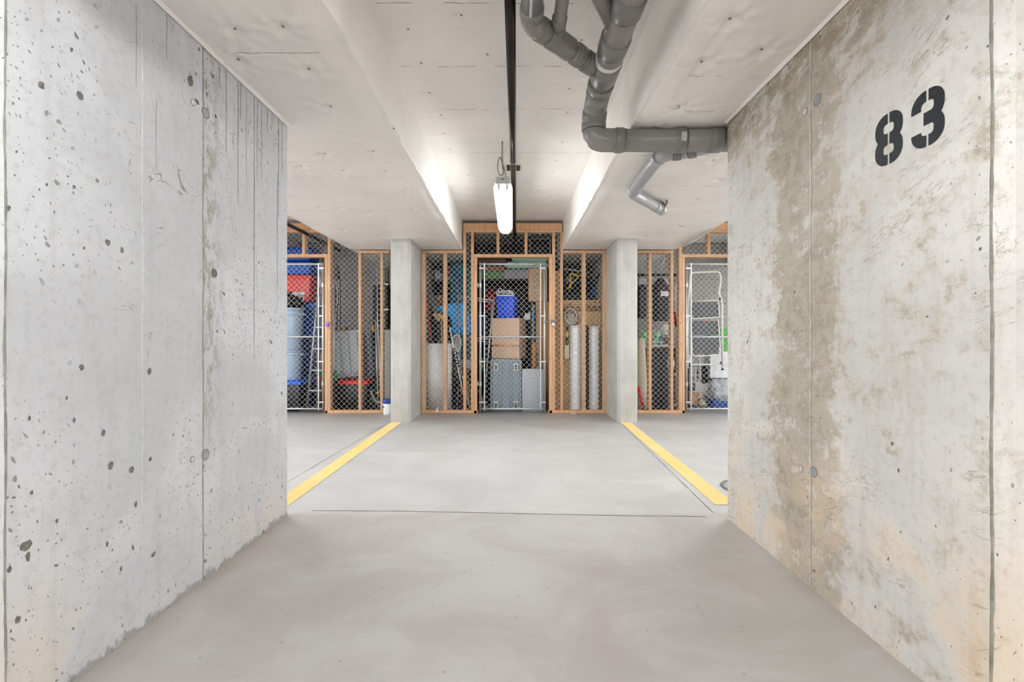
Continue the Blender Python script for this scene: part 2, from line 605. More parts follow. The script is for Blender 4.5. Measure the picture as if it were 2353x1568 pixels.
g = G('worn_yellow_paint')
p = g.obj()
wv = g.noise(p, 14, 6, 0.75)
cc = g.mix(g.ss(g.noise(p, 2.2, 4), 0.3, 0.7), lin('f3cf80'), lin('f6d995'))
cc = g.mix(g.ma('MULTIPLY', g.ss(wv, 0.60, 0.72), 0.45), cc, lin('d9cdb8'))
M_YEL = g.done(cc, 0.6)
def paint_line(label, x0a, x1a, ya, x0b, x1b, yb, ragged):
    bm = B()
    n = 60
    row = []
    rnd = random.Random(int(ya * 100))
    for i in range(n + 1):
        t = i / n
        y = ya + (yb - ya) * t
        j0, j1 = rnd.uniform(-0.0025, 0.0025), rnd.uniform(-0.0025, 0.0025)
        row.append((bm.verts.new((x0a + (x0b - x0a) * t + j0, y, 0.0018)), bm.verts.new((x1a + (x1b - x1a) * t + j1, y, 0.0018))))
    for q, r in zip(row, row[1:]):
        bm.faces.new((q[0], q[1], r[1], r[0]))
    return obj('stall_line', bm, M_YEL, floor)
paint_line('', -1.462, -1.345, 2.66, -1.461, -1.335, 5.47, 0)
paint_line('', 1.222, 1.347, 2.745, 1.297, 1.414, 5.47, 0)

# round cover set in the floor beside the stained wall
t = thing('floor_drain_cover', 'round grey metal cover set in the floor behind the wall stencilled 83', 'drain cover', (1.575, 3.06, 0))
bm = B()
lathe(bm, [(0.15, 0.0), (0.15, 0.004), (0.14, 0.006), (0.02, 0.006)], 40)
obj('plate', bm, plain('b4b7ba', 0.45, 0.3, 0.1), t)
bm = B()
tube(bm, arc((0, 0, 0.004), 0.158, 0, 2 * PI * 39 / 40, 39, 'xy'), 0.006, 6, closed=True)
obj('rim', bm, plain('7c7e80', 0.5, 0.3), t)

def stub_wall(name, xin, xout, y0, y1, m, cham):
    """concrete wall with chamfered front corners"""
    s = 1 if xout > xin else -1
    poly = [(xin, y1), (xin, y0 + cham), (xin + s * cham, y0), (xout - s * cham, y0), (xout, y0 + cham), (xout, y1)]
    bm = B()
    a = [bm.verts.new((x, y, 0)) for x, y in poly]
    b = [bm.verts.new((x, y, ZS + 0.01)) for x, y in poly]
    n = len(poly)
    for i in range(n):
        bm.faces.new((a[i], a[(i + 1) % n], b[(i + 1) % n], b[i]))
    bm.faces.new(a)
    bm.faces.new(b)
    bmesh.ops.recalc_face_normals(bm, faces=bm.faces[:])
    return struct(obj(name, bm, m))
wall_l = stub_wall('wall_left', XL, XL - 0.22, 1.118, 2.58, M_WL, 0.026)
wall_r = stub_wall('wall_right', XR, XR + 0.24, 1.111, 2.54, M_WR, 0.028)

# form seams and plugged tie holes
M_SEAM = plain('8b897f', 0.85, 0, 0.25, 25)
M_SEAM2 = plain('c5c3bb', 0.85, 0, 0.15, 25)
M_PLUG = plain('9a9a99', 0.8, 0, 0.12, 40, 0.3)
M_RING = plain('6f6f6a', 0.85, 0, 0.2, 40)
def seam(parent, x, s, y, w, m):
    rnd = random.Random(int(y * 997))
    bm = B()
    n = 70
    row = []
    for i in range(n + 1):
        z = 0.01 + (ZS - 0.02) * i / n
        yy = y + 0.0012 * math.sin(i * 0.35) + rnd.uniform(-0.0006, 0.0006)
        ww = w * rnd.uniform(0.7, 1.3)
        row.append([bm.verts.new((x, yy - ww, z)), bm.verts.new((x + s * 0.0022, yy, z)), bm.verts.new((x, yy + ww, z))])
    for q, r in zip(row, row[1:]):
        for k in range(2):
            bm.faces.new((q[k], q[k + 1], r[k + 1], r[k]))
    bmesh.ops.recalc_face_normals(bm, faces=bm.faces[:])
    return obj('form_seam', bm, m, parent)
seam(wall_l, XL, 1, 1.879, 0.0035, M_SEAM)
seam(wall_l, XL, 1, 1.571, 0.0016, M_SEAM2)
seam(wall_r, XR, -1, 1.835, 0.0024, M_SEAM2)
seam(wall_r, XR, -1, 1.829, 0.0013, M_SEAM)
seam(wall_r, XR, -1, 1.1405, 0.0040, M_SEAM)
seam(wall_l, XL, 1, 1.1465, 0.0030, M_SEAM)
def plug(parent, x, s, y, z, r, m):
    bm = B()
    n = 22
    c = Vector((x, y, z))
    def ring(rr, d):
        return [bm.verts.new((x + s * d, y + rr * math.cos(2 * PI * i / n), z + rr * math.sin(2 * PI * i / n))) for i in range(n)]
    a, b, e = ring(r, 0.0), ring(r * 0.92, 0.0016), ring(r * 0.86, 0.0008)
    for q, w_ in ((a, b), (b, e)):
        for i in range(n):
            bm.faces.new((q[i], q[(i + 1) % n], w_[(i + 1) % n], w_[i]))
    bm.faces.new(e)
    bmesh.ops.recalc_face_normals(bm, faces=bm.faces[:])
    if s < 0 and e[0].link_faces[0].normal.x > 0 or s > 0 and e[0].link_faces[0].normal.x < 0:
        bmesh.ops.reverse_faces(bm, faces=bm.faces[:])
    o = obj('tie_hole_plug', bm, m, parent)
    bm = B()
    tube(bm, [(x + s * 0.0006, y + r * math.cos(2 * PI * i / n), z + r * math.sin(2 * PI * i / n)) for i in range(n)], 0.0013, 5, closed=True)
    obj('plug_edge', bm, M_RING, o)
    return o
def wpix(x, px, py):
    y = abs(x) * F / abs(px - CX)
    return y, 1.0 + (CY - py) * y / F
for px, py, r, m in ((472, 260, 0.022, M_PLUG), (492, 628, 0.018, M_RING), (472, 1045, 0.022, M_PLUG), (443, 236, 0.012, M_SEAM2), (442, 1056, 0.012, M_SEAM2)):
    y, z = wpix(XL, px, py)
    plug(wall_l, XL, 1, y, z, r, m)
for px, py, r, m in ((1878, 230, 0.022, M_PLUG), (1850, 257, 0.014, M_SEAM2), (1870, 1085, 0.02, M_PLUG), (1841, 1078, 0.013, M_SEAM2)):
    y, z = wpix(XR, px, py)
    plug(wall_r, XR, -1, y, z, r, m)

# the larger broken bubbles and gouges on the pale wall, each a shallow dished chip
M_CHIP = plain('77746c', 0.9, 0, 0.35, 120, 0.5, 150)
def chip(parent, x, s, px, py, wpx, hpx, rot, seed, m=M_CHIP):
    y, z = wpix(x, px, py)
    k = y / F
    k2 = y * y / (abs(x) * F)
    rnd = random.Random(seed)
    bm = B()
    n = 11
    a, b = [], []
    for i in range(n):
        t = 2 * PI * i / n
        rr = rnd.uniform(0.7, 1.15)
        u, v = rr * math.cos(t) * wpx * k2 / 2, rr * math.sin(t) * hpx * k / 2
        c, q = math.cos(rot), math.sin(rot)
        a.append(bm.verts.new((x + s * 0.0007, y + u, z + v)))
        b.append(bm.verts.new((x + s * 0.0013, y + u * 0.6, z + v * 0.6)))
    for i in range(n):
        bm.faces.new((a[i], a[(i + 1) % n], b[(i + 1) % n], b[i]))
    bm.faces.new(b)
    bmesh.ops.recalc_face_normals(bm, faces=bm.faces[:])
    return obj('surface_chip', bm, m, parent)
for i, (px, py, w, h) in enumerate(((183, 219, 16, 22), (95, 196, 16, 20), (247, 557, 12, 16), (280, 575, 9, 15), (438, 185, 14, 30), (187, 845, 12, 14), (254, 1070, 12, 22), (302, 1080, 14, 18),
                                    (237, 995, 10, 18), (170, 966, 8, 15), (60, 1255, 30, 26), (64, 1280, 12, 22), (343, 853, 10, 18), (153, 915, 6, 10), (67, 962, 8, 12), (246, 1250, 6, 14),
                                    (278, 1308, 6, 14), (72, 1133, 8, 12), (130, 1198, 7, 12), (170, 430, 8, 10), (193, 570, 5, 8), (312, 1160, 6, 16), (345, 1055, 8, 12), (352, 1275, 10, 14), (40, 1425, 14, 18), (489, 176, 5, 10))):
    chip(wall_l, XL, 1, px, py, w, h, 0, i)
for i, (px, py, w, h) in enumerate(((2279, 280, 7, 7), (2253, 572, 8, 8), (2050, 1020, 7, 12), (2065, 1082, 6, 12), (2151, 1210, 5, 6), (2012, 1395, 6, 10), (2131, 728, 6, 6), (2242, 674, 6, 6), (2270, 106, 6, 6))):
    chip(wall_r, XR, -1, px, py, w, h, 0, 40 + i)

# dried drip stains running down from the head of the pale wall
M_DRIP = plain('8a857a', 0.85, 0, 0.3, 60)
def drip(px, ya, yb, w):
    y, z1 = wpix(XL, px, ya)
    z0 = 1.0 + (CY - yb) * y / F
    z1 = min(z1, ZS - 0.015)
    k2 = y * y / (abs(XL) * F)
    rnd = random.Random(px)
    bm = B()
    n = 26
    row = []
    for i in range(n + 1):
        t = i / n
        ww = w * 0.68 * k2 / 2 * (1.0 - 0.35 * t) * rnd.uniform(0.5, 1.15)
        yy = y + 0.0012 * math.sin(t * 7 + px)
        row.append((bm.verts.new((XL + 0.0006, yy - ww, z1 + (z0 - z1) * t)), bm.verts.new((XL + 0.0006, yy + ww, z1 + (z0 - z1) * t))))
    for q, r in zip(row, row[1:]):
        bm.faces.new((q[0], q[1], r[1], r[0]))
    bmesh.ops.recalc_face_normals(bm, faces=bm.faces[:])
    obj('drip_stain', bm, M_DRIP, wall_l)
for q in ((505, 150, 200, 2.2), (520, 160, 350, 2.4), (547, 178, 468, 2.6), (553, 185, 275, 2.4), (584, 215, 825, 2.6), (591, 220, 420, 2.2), (601, 228, 430, 1.4), (614, 240, 305, 2.6), (640, 262, 500, 2.4), (637, 400, 712, 1.8), (648, 270, 400, 1.6), (566, 200, 455, 1.2), (625, 250, 300, 1.4), (383, 15, 140, 2.0), (359, 230, 395, 1.6), (313, 20, 200, 1.6)):
    drip(*q)

# stencilled number 83
M_INK = plain('14171e', 0.55, 0, 0.6, 90)
def stroke(bm, pts, w, to3):
    n = len(pts)
    row = []
    for i in range(n):
        a, b = pts[max(0, i - 1)], pts[min(n - 1, i + 1)]
        d = Vector((b[0] - a[0], b[1] - a[1])).normalized()
        nx, ny = -d.y * w / 2, d.x * w / 2
        row.append((bm.verts.new(to3(pts[i][0] + nx, pts[i][1] + ny)), bm.verts.new(to3(pts[i][0] - nx, pts[i][1] - ny))))
    for q, r in zip(row, row[1:]):
        bm.faces.new((q[0], q[1], r[1], r[0]))
DW, DH, DS, BR = 0.106, 0.163, 0.033, 0.0035
def rnd_path(pts, r, n=9):
    out = [pts[0]]
    for a, c, d in zip(pts, pts[1:], pts[2:]):
        u = Vector((a[0] - c[0], a[1] - c[1])); v = Vector((d[0] - c[0], d[1] - c[1]))
        k = min(r, u.length * 0.98, v.length * 0.98)
        u.normalize(); v.normalize()
        o = Vector(c) + (u + v) * k
        for i in range(n + 1):
            t = (PI / 2) * i / n
            q = o - v * (k * math.cos(t)) - u * (k * math.sin(t))
            out.append((q.x, q.y))
    out.append(pts[-1])
    return out
def digit(kind, ystart):
    lay = [0]
    def to3(u, v):
        return (XR - 0.0012 - lay[0] * 0.0003, ystart - u, 1.559 + v)
    bm = B()
    hs = DS / 2
    m = DH / 2
    xr, xl, c = DW - hs, hs, DW / 2
    stroke(bm, rnd_path([(c + BR, DH - hs), (xr, DH - hs), (xr, m + 0.002), (c + (BR if kind == 8 else -0.012), m + 0.002)], 0.027), DS, to3)
    lay[0] = 1
    stroke(bm, rnd_path([(c + (BR if kind == 8 else -0.012), m - 0.002), (xr, m - 0.002), (xr, hs), (c + BR, hs)], 0.027), DS, to3)
    if kind == 8:
        lay[0] = 0
        stroke(bm, rnd_path([(c - BR, DH - hs), (xl, DH - hs), (xl, m + 0.002), (c - BR, m + 0.002)], 0.027), DS, to3)
        lay[0] = 1
        stroke(bm, rnd_path([(c - BR, m - 0.002), (xl, m - 0.002), (xl, hs), (c - BR, hs)], 0.027), DS, to3)
    else:
        stroke(bm, rnd_path([(c - BR, DH - hs), (xl, DH - hs), (xl, DH * 0.67)], 0.029), DS, to3)
        stroke(bm, rnd_path([(c - BR, hs), (xl, hs), (xl, DH * 0.29)], 0.029), DS, to3)
    bmesh.ops.recalc_face_normals(bm, faces=bm.faces[:])
    o = obj('stencil_digit', bm, M_INK, wall_r)
    o['label'] = 'black stencilled digit %s' % ('eight' if kind == 8 else 'three')
digit(8, 1.505)
digit(3, 1.369)

# ------------------------------------------------------------------ ceiling: slab and the two wrapped bands
FAST = []          # dimples: x, y, z level
def fpx(px, py, h):
    y = h * F / (CY - py)
    return ((px - CX) * y / F, y)
HS, HC = ZS - 1.0, ZC - 1.0
band_l_d = [fpx(*q, HS) for q in ((540, 73), (650, 68), (548, 143), (710, 165), (745, 357), (857, 352), (787, 395), (692, 385), (885, 397), (735, 478), (780, 480), (845, 492), (950, 480), (790, 530), (880, 545), (1000, 530), (930, 440), (760, 250), (905, 300))]
band_r_d = [fpx(*q, HS) for q in ((1677, 50), (1612, 148), (1560, 250), (1640, 372), (1655, 415), (1420, 500), (1395, 525), (1560, 520), (1480, 545), (1345, 560), (1500, 300), (1750, 120), (1600, 460))]
slab_d = [fpx(*q, HC) for q in ((938, 72), (968, 150), (987, 217), (1013, 268), (1020, 310), (1035, 346), (1075, 405), (1073, 452), (1336, 97), (1308, 208), (1304, 262), (1292, 330), (1278, 372), (1270, 400), (1267, 455), (1264, 475), (1150, 470), (1240, 430), (1120, 130), (1060, 40))]
def zfun(base, dimples, amp):
    def f(x, y):
        z = base + amp * mnoise.noise(Vector((x * 2.1, y * 1.1, base * 3))) + amp * 0.4 * mnoise.noise(Vector((x * 9, y * 4, 2.0)))
        for dx, dy in dimples:
            if abs(y - dy) > 0.22 or abs(x - dx) > 0.22:
                continue
            d2 = (x - dx) ** 2 + (y - dy) ** 2
            if d2 < 0.05:
                z += 0.017 * math.exp(-d2 / (2 * 0.026 ** 2)) - 0.004 * math.exp(-((math.sqrt(d2) - 0.055) / 0.02) ** 2)
                d = math.sqrt(d2)
                if d > 0.02:
                    a = math.atan2(y - dy, x - dx)
                    z += 0.0036 * math.sin(a * 7 + dx * 40) * math.exp(-((d - 0.07) / 0.045) ** 2)
        return z
    return f
M_FAST = plain('8f877d', 0.6, 0.1, 0.2, 60)
bm = B()
lathe(bm, [(0.002, -0.003), (0.006, -0.001), (0.006, 0.0), (0.002, 0.001)], 10)
shade(bm)
ME_FAST = bpy.data.meshes.new('insulation_fastener')
bm.to_mesh(ME_FAST); bm.free()
ME_FAST.materials.append(M_FAST)
def washers(parent, dimples, base):
    for dx, dy in dimples:
        if dy < 1.2:
            continue
        share('insulation_fastener', ME_FAST, parent, (dx, dy, base + 0.0115))

def strip_grid(bm, rows):
    vs = [[bm.verts.new(p) for p in r] for r in rows]
    for a, b in zip(vs, vs[1:]):
        for i in range(len(a) - 1):
            bm.faces.new((a[i], a[i + 1], b[i + 1], b[i]))
    return vs

# slab between the bands
bm = B()
fz = zfun(ZC, slab_d, 0.006)
strip_grid(bm, [[(x, y, fz(x, y)) for x in [-0.72 + 1.44 * i / 56 for i in range(57)]] for y in [1.6 + (YB - 1.6) * j / 330 for j in range(331)]])
strip_grid(bm, [[(x, y, ZC) for x in (-6, -4, -0.72, 0, 0.72, 4, 6)] for y in (-5.5, -1, 0, 1.6)])  # unseen slab over the aisle, reach set to limit daylight
for xa, xb in ((-6, -3.6), (-3.6, -0.72), (0.72, 3.6), (3.6, 6)):
    strip_grid(bm, [[(x, y, ZC) for x in (xa, (xa + xb) / 2, xb)] for y in (1.6, 4, YB)])
strip_grid(bm, [[(x, y, ZC + 0.25) for x in (-6, 6)] for y in (-5.5, YB + 0.3)])
bmesh.ops.recalc_face_normals(bm, faces=bm.faces[:])
ceil_o = struct(obj('ceiling', bm, M_FILM, ang=3.0))
washers(ceil_o, slab_d, ZC)

def band(name, xin, xout, dimples):
    """dropped band wrapped in film: inner side, rounded lower edge, underside, outer side"""
    s = 1 if xout > xin else -1
    fz = zfun(ZS, dimples, 0.005)
    bm = B()
    rows = []
    ny = 460
    for j in range(ny + 1):
        y = -0.6 + (YB + 0.6) * j / ny
        wob = 0.006 * mnoise.noise(Vector((y * 1.7, 3.3 * s, 0))) + 0.007 * mnoise.noise(Vector((y * 6.5, 9.1 * s, 0)))
        wz = 0.006 * mnoise.noise(Vector((y * 2.3, 1.3 * s, 5))) + 0.006 * mnoise.noise(Vector((y * 8, 4.1 * s, 5)))
        wo = 0.008 * mnoise.noise(Vector((y * 2.1, 7.7 * s, 2)))
        r = []
        for i in range(15):
            z = ZC + 0.02 - (ZC + 0.02 - ZS - 0.003) * i / 14
            bul = 0.006 * mnoise.noise(Vector((y * 2.4, z * 6, s * 4)))
            k = (i / 14) ** 3
            r.append((xin + bul + wob * k - s * 0.002 * k, y, z))
        n = 100
        for i in range(n + 1):
            x = xin + s * 0.002 + wob + (xout - xin - s * 0.02) * i / n
            z = fz(x, y)
            e = max(0.0, 1 - i / 3.0)
            z += wz * e * 0.8
            r.append((x, y, z))
        for i in range(9):
            z = ZS + 0.012 + (ZC + 0.02 - ZS - 0.012) * i / 8
            r.append((xout + wo * (1 - i / 8) + 0.004 * mnoise.noise(Vector((y * 3, z * 7, s))), y, z))
        rows.append(r)
    vs = strip_grid(bm, rows)
    bm.faces.new(vs[0])
    bmesh.ops.recalc_face_normals(bm, faces=bm.faces[:])
    o = struct(obj(name, bm, M_FILM, ang=0.5))
    washers(o, dimples, ZS)
    return o
band_l = band('ceiling_band_left', -0.684, -2.215, band_l_d)
band_r = band('ceiling_band_right', 0.684, 2.215, band_r_d)
for k, sx in enumerate((-1, 1)):
    bm = B()
    box(bm, min(sx * 3.585, sx * 5.1), max(sx * 3.585, sx * 5.1), -0.6, YB, ZS, ZC + 0.02, 0.01)
    struct(obj('ceiling_band_far_left' if sx < 0 else 'ceiling_band_far_right', bm, M_FILM))

# taped seams of the film, raised strips
M_TAPE = film_mat('film_tape', 'd3ccc3')
M_LINE = plain('b3aba2', 0.7, 0, 0.2, 30)
def tape(parent, x0, x1, y, z, w=0.0022, m=M_LINE, slope=0.0):
    bm = B()
    n = 36
    row = []
    rnd = random.Random(int(y * 1000 + x0 * 10))
    f = zfun(z, {id(band_l): band_l_d, id(band_r): band_r_d, id(ceil_o): slab_d}[id(parent)], 0.005 if z < 2.4 else 0.006)
    for i in range(n + 1):
        x = x0 + (x1 - x0) * i / n
        yy = y + slope * (x - x0) + 0.004 * mnoise.noise(Vector((x * 5, y * 3, 1)))
        ww = w * rnd.uniform(0.15, 1.2)
        zz = f(x, yy) - 0.0012
        row.append((bm.verts.new((x, yy - ww, zz)), bm.verts.new((x, yy + ww, zz))))
    for k, (q, r) in enumerate(zip(row, row[1:])):
        if mnoise.noise(Vector((k * 0.35, y * 7, 3))) > -0.12:
            bm.faces.new((q[0], r[0], r[1], q[1]))
    return obj('film_seam', bm, m, parent)
for y in (2.19, 2.70, 3.20, 3.95, 4.65, 5.35):
    tape(ceil_o, -0.66, 0.66, y, ZC)
for y in (1.93, 3.12, 3.42, 4.3, 5.3):
    tape(band_l, -1.25 if y < 2.6 else -2.15, -0.72, y, ZS, 0.0018)
for y in (2.1, 2.42, 3.0, 3.6, 4.9):
    tape(band_r, 0.72, 1.19 if y < 2.6 else 2.15, y, ZS, 0.0018)

# lengthwise lap of the film along both bands
def lap(parent, x, s, dim):
    bm = B()
    f = zfun(ZS, dim, 0.005)
    rows = []
    for j in range(181):
        y = 1.2 + 4.9 * j / 180
        xx = x + 0.006 * mnoise.noise(Vector((y * 1.5, x, 0)))
        rows.append([(xx - s * 0.10, y, f(xx - s * 0.10, y) + 0.003), (xx - s * 0.09, y, f(xx - s * 0.09, y) - 0.0015), (xx, y, f(xx, y) - 0.0035), (xx + s * 0.001, y, f(xx, y) + 0.003)])
    strip_grid(bm, rows)
    bmesh.ops.recalc_face_normals(bm, faces=bm.faces[:])
    return obj('film_lap', bm, M_FILM, parent, ang=0.5)
lap(band_l, -0.815, -1, band_l_d)
lap(band_r, 0.80, 1, band_r_d)

# folded film lip where the wrap meets each wall head
def lip(parent, x, s, y0, y1, name):
    bm = B()
    rows = []
    n = 50
    for j in range(n + 1):
        y = y0 + (y1 - y0) * j / n
        a = 0.012 + 0.008 * mnoise.noise(Vector((y * 9, x, 0)))
        rows.append([(x + s * 0.022, y, ZS + 0.002), (x + s * (a * 0.6 + 0.004), y, ZS - 0.004), (x + s * 0.004, y, ZS - 0.006 - a * 0.4), (x + s * 0.001, y, ZS + 0.0)])
    strip_grid(bm, rows)
    bmesh.ops.recalc_face_normals(bm, faces=bm.faces[:])
    return obj(name, bm, M_FILM, parent, ang=2)
lip(band_l, XL, 1, 1.15, 2.585, 'film_lip')
lip(band_r, XR, -1, 1.12, 2.545, 'film_lip')
# loose film flap hanging from the outer edge of the right band
bm = B()
strip_grid(bm, [[(2.20 - 0.06 * math.sin(PI * j / 16) * k, 4.9 + 1.1 * j / 16, ZS - 0.004 - 0.06 * math.sin(PI * j / 16) * k) for k in (0, 0.5, 1)] for j in range(17)])
obj('loose_film_flap', bm, M_FILM, band_r, ang=3)

# ------------------------------------------------------------------ columns
def column(name, x0, x1, y0, y1, label):
    c = 0.03
    poly = [(x0 + c, y0), (x1 - c, y0), (x1, y0 + c), (x1, y1), (x0, y1), (x0, y0 + c)]
    bm = B()
    a = [bm.verts.new((x, y, 0)) for x, y in poly]
    b = [bm.verts.new((x, y, ZS + 0.004)) for x, y in poly]
    n = len(poly)
    for i in range(n):
        bm.faces.new((a[i], a[(i + 1) % n], b[(i + 1) % n], b[i]))
    bm.faces.new(a); bm.faces.new(b)
    bmesh.ops.recalc_face_normals(bm, faces=bm.faces[:])
    o = struct(obj(name, bm, M_COL, ang=0.4))
    return o
column('column_left', -1.482, -1.235, 5.50, 6.13, '')
column('column_right', 1.262, 1.508, 5.476, 6.13, '')

# ------------------------------------------------------------------ block wall behind the lockers, partitions between them
bm = B()
box(bm, -6, 6, YB, YB + 0.2, 0, ZC + 0.2)
wall_b = struct(obj('wall_back', bm, M_MORTAR))
bm = B()
box(bm, -0.198, 0.198, -0.006, 0.03, 0.002, 0.198, 0.002)
shade(bm)
ME_BLOCK = bpy.data.meshes.new('concrete_block')
bm.to_mesh(ME_BLOCK); bm.free()
ME_BLOCK.materials.append(M_BLOCK)
for r in range(13):
    for c in range(-9, 9):
        x = c * 0.4 + (0.2 if r % 2 else 0.0) + 0.2
        if -1.25 < x < 1.25 or abs(x) > 3.65:
            continue
        share('concrete_block', ME_BLOCK, wall_b, (x, YB, r * 0.2))
for nm, a, b in (('wall_partition_left', -1.46, -1.262), ('wall_partition_right', 1.262, 1.46)):
    bm = B()
    box(bm, a, b, 6.26, YB, 0, ZS + 0.01)
    struct(obj(nm, bm, M_PART))

# unseen low wall added across the aisle to hold back light from the ground
bm = B()
box(bm, -6, 6, -5.6, -5.4, 0, 0.85)
struct(obj('wall_light_block', bm, M_COL))
# ------------------------------------------------------------------ fluorescent fixtures
g = G('lit_tube')
g.b.inputs['Base Color'].default_value = (1, 1, 1, 1)
g.b.inputs['Emission Color'].default_value = (0.955, 0.985, 1.0, 1)
g.b.inputs['Emission Strength'].default_value = TUBE
M_TUBE = g.m
g = G('lit_tube_strong')
g.b.inputs['Base Color'].default_value = (1, 1, 1, 1)
g.b.inputs['Emission Color'].default_value = (0.955, 0.985, 1.0, 1)
g.b.inputs['Emission Strength'].default_value = TUBE2
M_TUBE2 = g.m
M_HOUS = plain('b9b9b6', 0.45, 0.1, 0.06)
M_GUARD = plain('f0f0ee', 0.4, 0.1, 0.03)
M_SOCK = plain('d8d8d6', 0.5)
M_FLEX = plain('8a8a88', 0.4, 0.5, 0.1)
def fixture(label, x, y0, y1, zt, chain_to, guard=True, lamp=None):
    """twin-tube shop light under a sheet-metal housing, wire guard, hung on chains"""
    L = y1 - y0
    t = thing('fluorescent_fixture', label, 'light fixture', (x, y0, zt), 0, 'twin-tube fluorescent fixtures')
    bm = B()
    prism_pts = [(-0.055, 0.02), (0.055, 0.02), (0.057, 0.05), (0.052, 0.078), (-0.052, 0.078), (-0.057, 0.05)]
    prism(bm, prism_pts, 0.0, L, 0.004, 1)
    obj('housing', bm, M_HOUS, t)
    for sx in (-1, 1):
        bm = B()
        prism(bm, [(sx * 0.054, 0.034), (sx * 0.054, 0.030), (sx * 0.068, 0.020), (sx * 0.069, 0.023)], 0.004, L - 0.004)  # baffle added to cut the upward light on the slab
        obj('added_baffle', bm, M_HOUS, t)
    bm = B()
    box(bm, -0.012, 0.012, -0.004, 0.001, 0.052, 0.062, 0.002)
    obj('knockout_plate', bm, plain('6d6d6b', 0.5), t)
    for sx in (-1, 1):
        for yy in (0.02, L - 0.045):
            pbox('lamp_holder', t, M_SOCK, sx * 0.034 - 0.011, sx * 0.034 + 0.011, yy, yy + 0.025, -0.02, 0.024, 0.004)
        bm = B()
        tube(bm, [(sx * 0.034, 0.045, 0), (sx * 0.034, L - 0.045, 0)], 0.0185, 8)
        obj('lamp_tube', bm, lamp or M_TUBE, t)
    if guard:
        bm = B()
        sec = [(-0.072, 0.02), (-0.078, -0.008), (-0.055, -0.05), (-0.025, -0.072), (0.025, -0.072), (0.055, -0.05), (0.078, -0.008), (0.072, 0.02)]
        n = 34
        for i in range(n + 1):
            y = 0.03 + (L - 0.03) * i / n
            tube(bm, [(a, y, b) for a, b in sec], 0.0014, 4)
        for a, b in (sec[1], sec[2], sec[5], sec[6]):
            tube(bm, [(a, 0.03, b), (a, L, b)], 0.0018, 4)
        for k in range(5):
            zz = -0.072 + 0.018 * k
            tube(bm, [(-0.03 - 0.01 * k, L, zz), (0.03 + 0.01 * k, L, zz)], 0.0014, 4)
        o = obj('wire_guard', bm, M_GUARD, t)
        o['kind'] = 'stuff'
    for yy in (0.03, L - 0.06):
        bm = B()
        z = 0.078
        k = 0
        while z < chain_to - zt - 0.004:
            c = Vector((0, yy, z + 0.013))
            u = Vector((1, 0, 0)) if k % 2 else Vector((0, 1, 0))
            tube(bm, [c + u * (0.006 * math.cos(a)) + Vector((0, 0, 0.014 * math.sin(a))) for a in [2 * PI * q / 10 for q in range(10)]], 0.0016, 5, closed=True)
            z += 0.0225
            k += 1
        obj('chain', bm, M_STEEL, t)
    # flexible feed: from the slab down, round one loop, into the housing end
    top = chain_to - zt
    pts = [(-0.006, 0.02, top), (-0.008, 0.02, top * 0.62), (-0.002, 0.03, top * 0.40), (0.012, 0.03, 0.17), (0.0, 0.03, 0.10), (-0.03, 0.03, 0.098), (-0.045, 0.03, 0.16), (-0.035, 0.03, 0.235), (-0.022, 0.03, 0.25), (-0.005, 0.03, 0.20), (0.016, 0.03, 0.14), (0.022, 0.03, 0.078)]
    if top < 0.3:
        pts = [(-0.006, 0.02, top), (0.01, 0.02, 0.1), (0.02, 0.02, 0.078)]
    ptube('feed_cable', t, M_FLEX, fillet(pts, 0.05, 5), 0.0042, 6)
    return t
fixture('lit caged fluorescent light hanging on a chain before the middle storage gate', -0.08, 3.70, 5.06, 2.245, ZC)
fixture('lit open fluorescent light over the stall left of the pale bubbled wall', -2.98, 3.70, 5.06, 2.245, ZC, False)
fixture('lit open fluorescent light over the stall right of the wall marked 83', 2.82, 3.70, 5.06, 2.245, ZC, False)
fixture('lit open fluorescent light over the mouth of the stall', -0.20, -0.55, 0.81, 2.40, ZC, False, M_TUBE2)

# ------------------------------------------------------------------ dark steel sprinkler mains running to the lockers
M_PIPE = plain('2e2c2a', 0.22, 0.75, 0.25, 6)
M_CLIP = plain('d0d0cc', 0.35, 0.4)
def main_pipe(label, xa, ya, xb, yb):
    t = thing('sprinkler_pipe', label, 'pipe', (xa, ya, 2.44), 0, 'dark sprinkler mains')
    dx = xb - xa
    ptube('pipe_run', t, M_PIPE, [(0, 0, 0), (dx, yb - ya, 0)], 0.0245, 16)
    k = (3.67 - ya) / (yb - ya)
    for yy in (3.67, 1.0):
        k = (yy - ya) / (yb - ya)
        c = Vector((dx * k, yy - ya, 0))
        bm = B()
        tube(bm, [c + Vector((0.029 * math.cos(a), 0, 0.029 * math.sin(a))) for a in [2 * PI * q / 18 for q in range(18)]], 0.0028, 5, closed=True)
        tube(bm, [c + Vector((0, 0, 0.029)), c + Vector((0, 0, ZC - 2.44 + 0.006))], 0.003, 6)
        obj('ring_hanger', bm, M_CLIP, t)
    c = Vector((dx * 0.75, 4.29 - ya, ZC - 2.44 - 0.006))
    pbox('ceiling_plate', t, plain('34312d', 0.6), c.x - 0.075, c.x + 0.05, c.y - 0.05, c.y + 0.06, c.z - 0.004, c.z + 0.012)
    return t
main_pipe('dark steel sprinkler pipe running overhead beside the caged light', -0.032, -0.5, 0.036, 7.4)
main_pipe('dark steel sprinkler pipe over the blue storage totes', -2.86, -0.5, -2.80, 7.4)

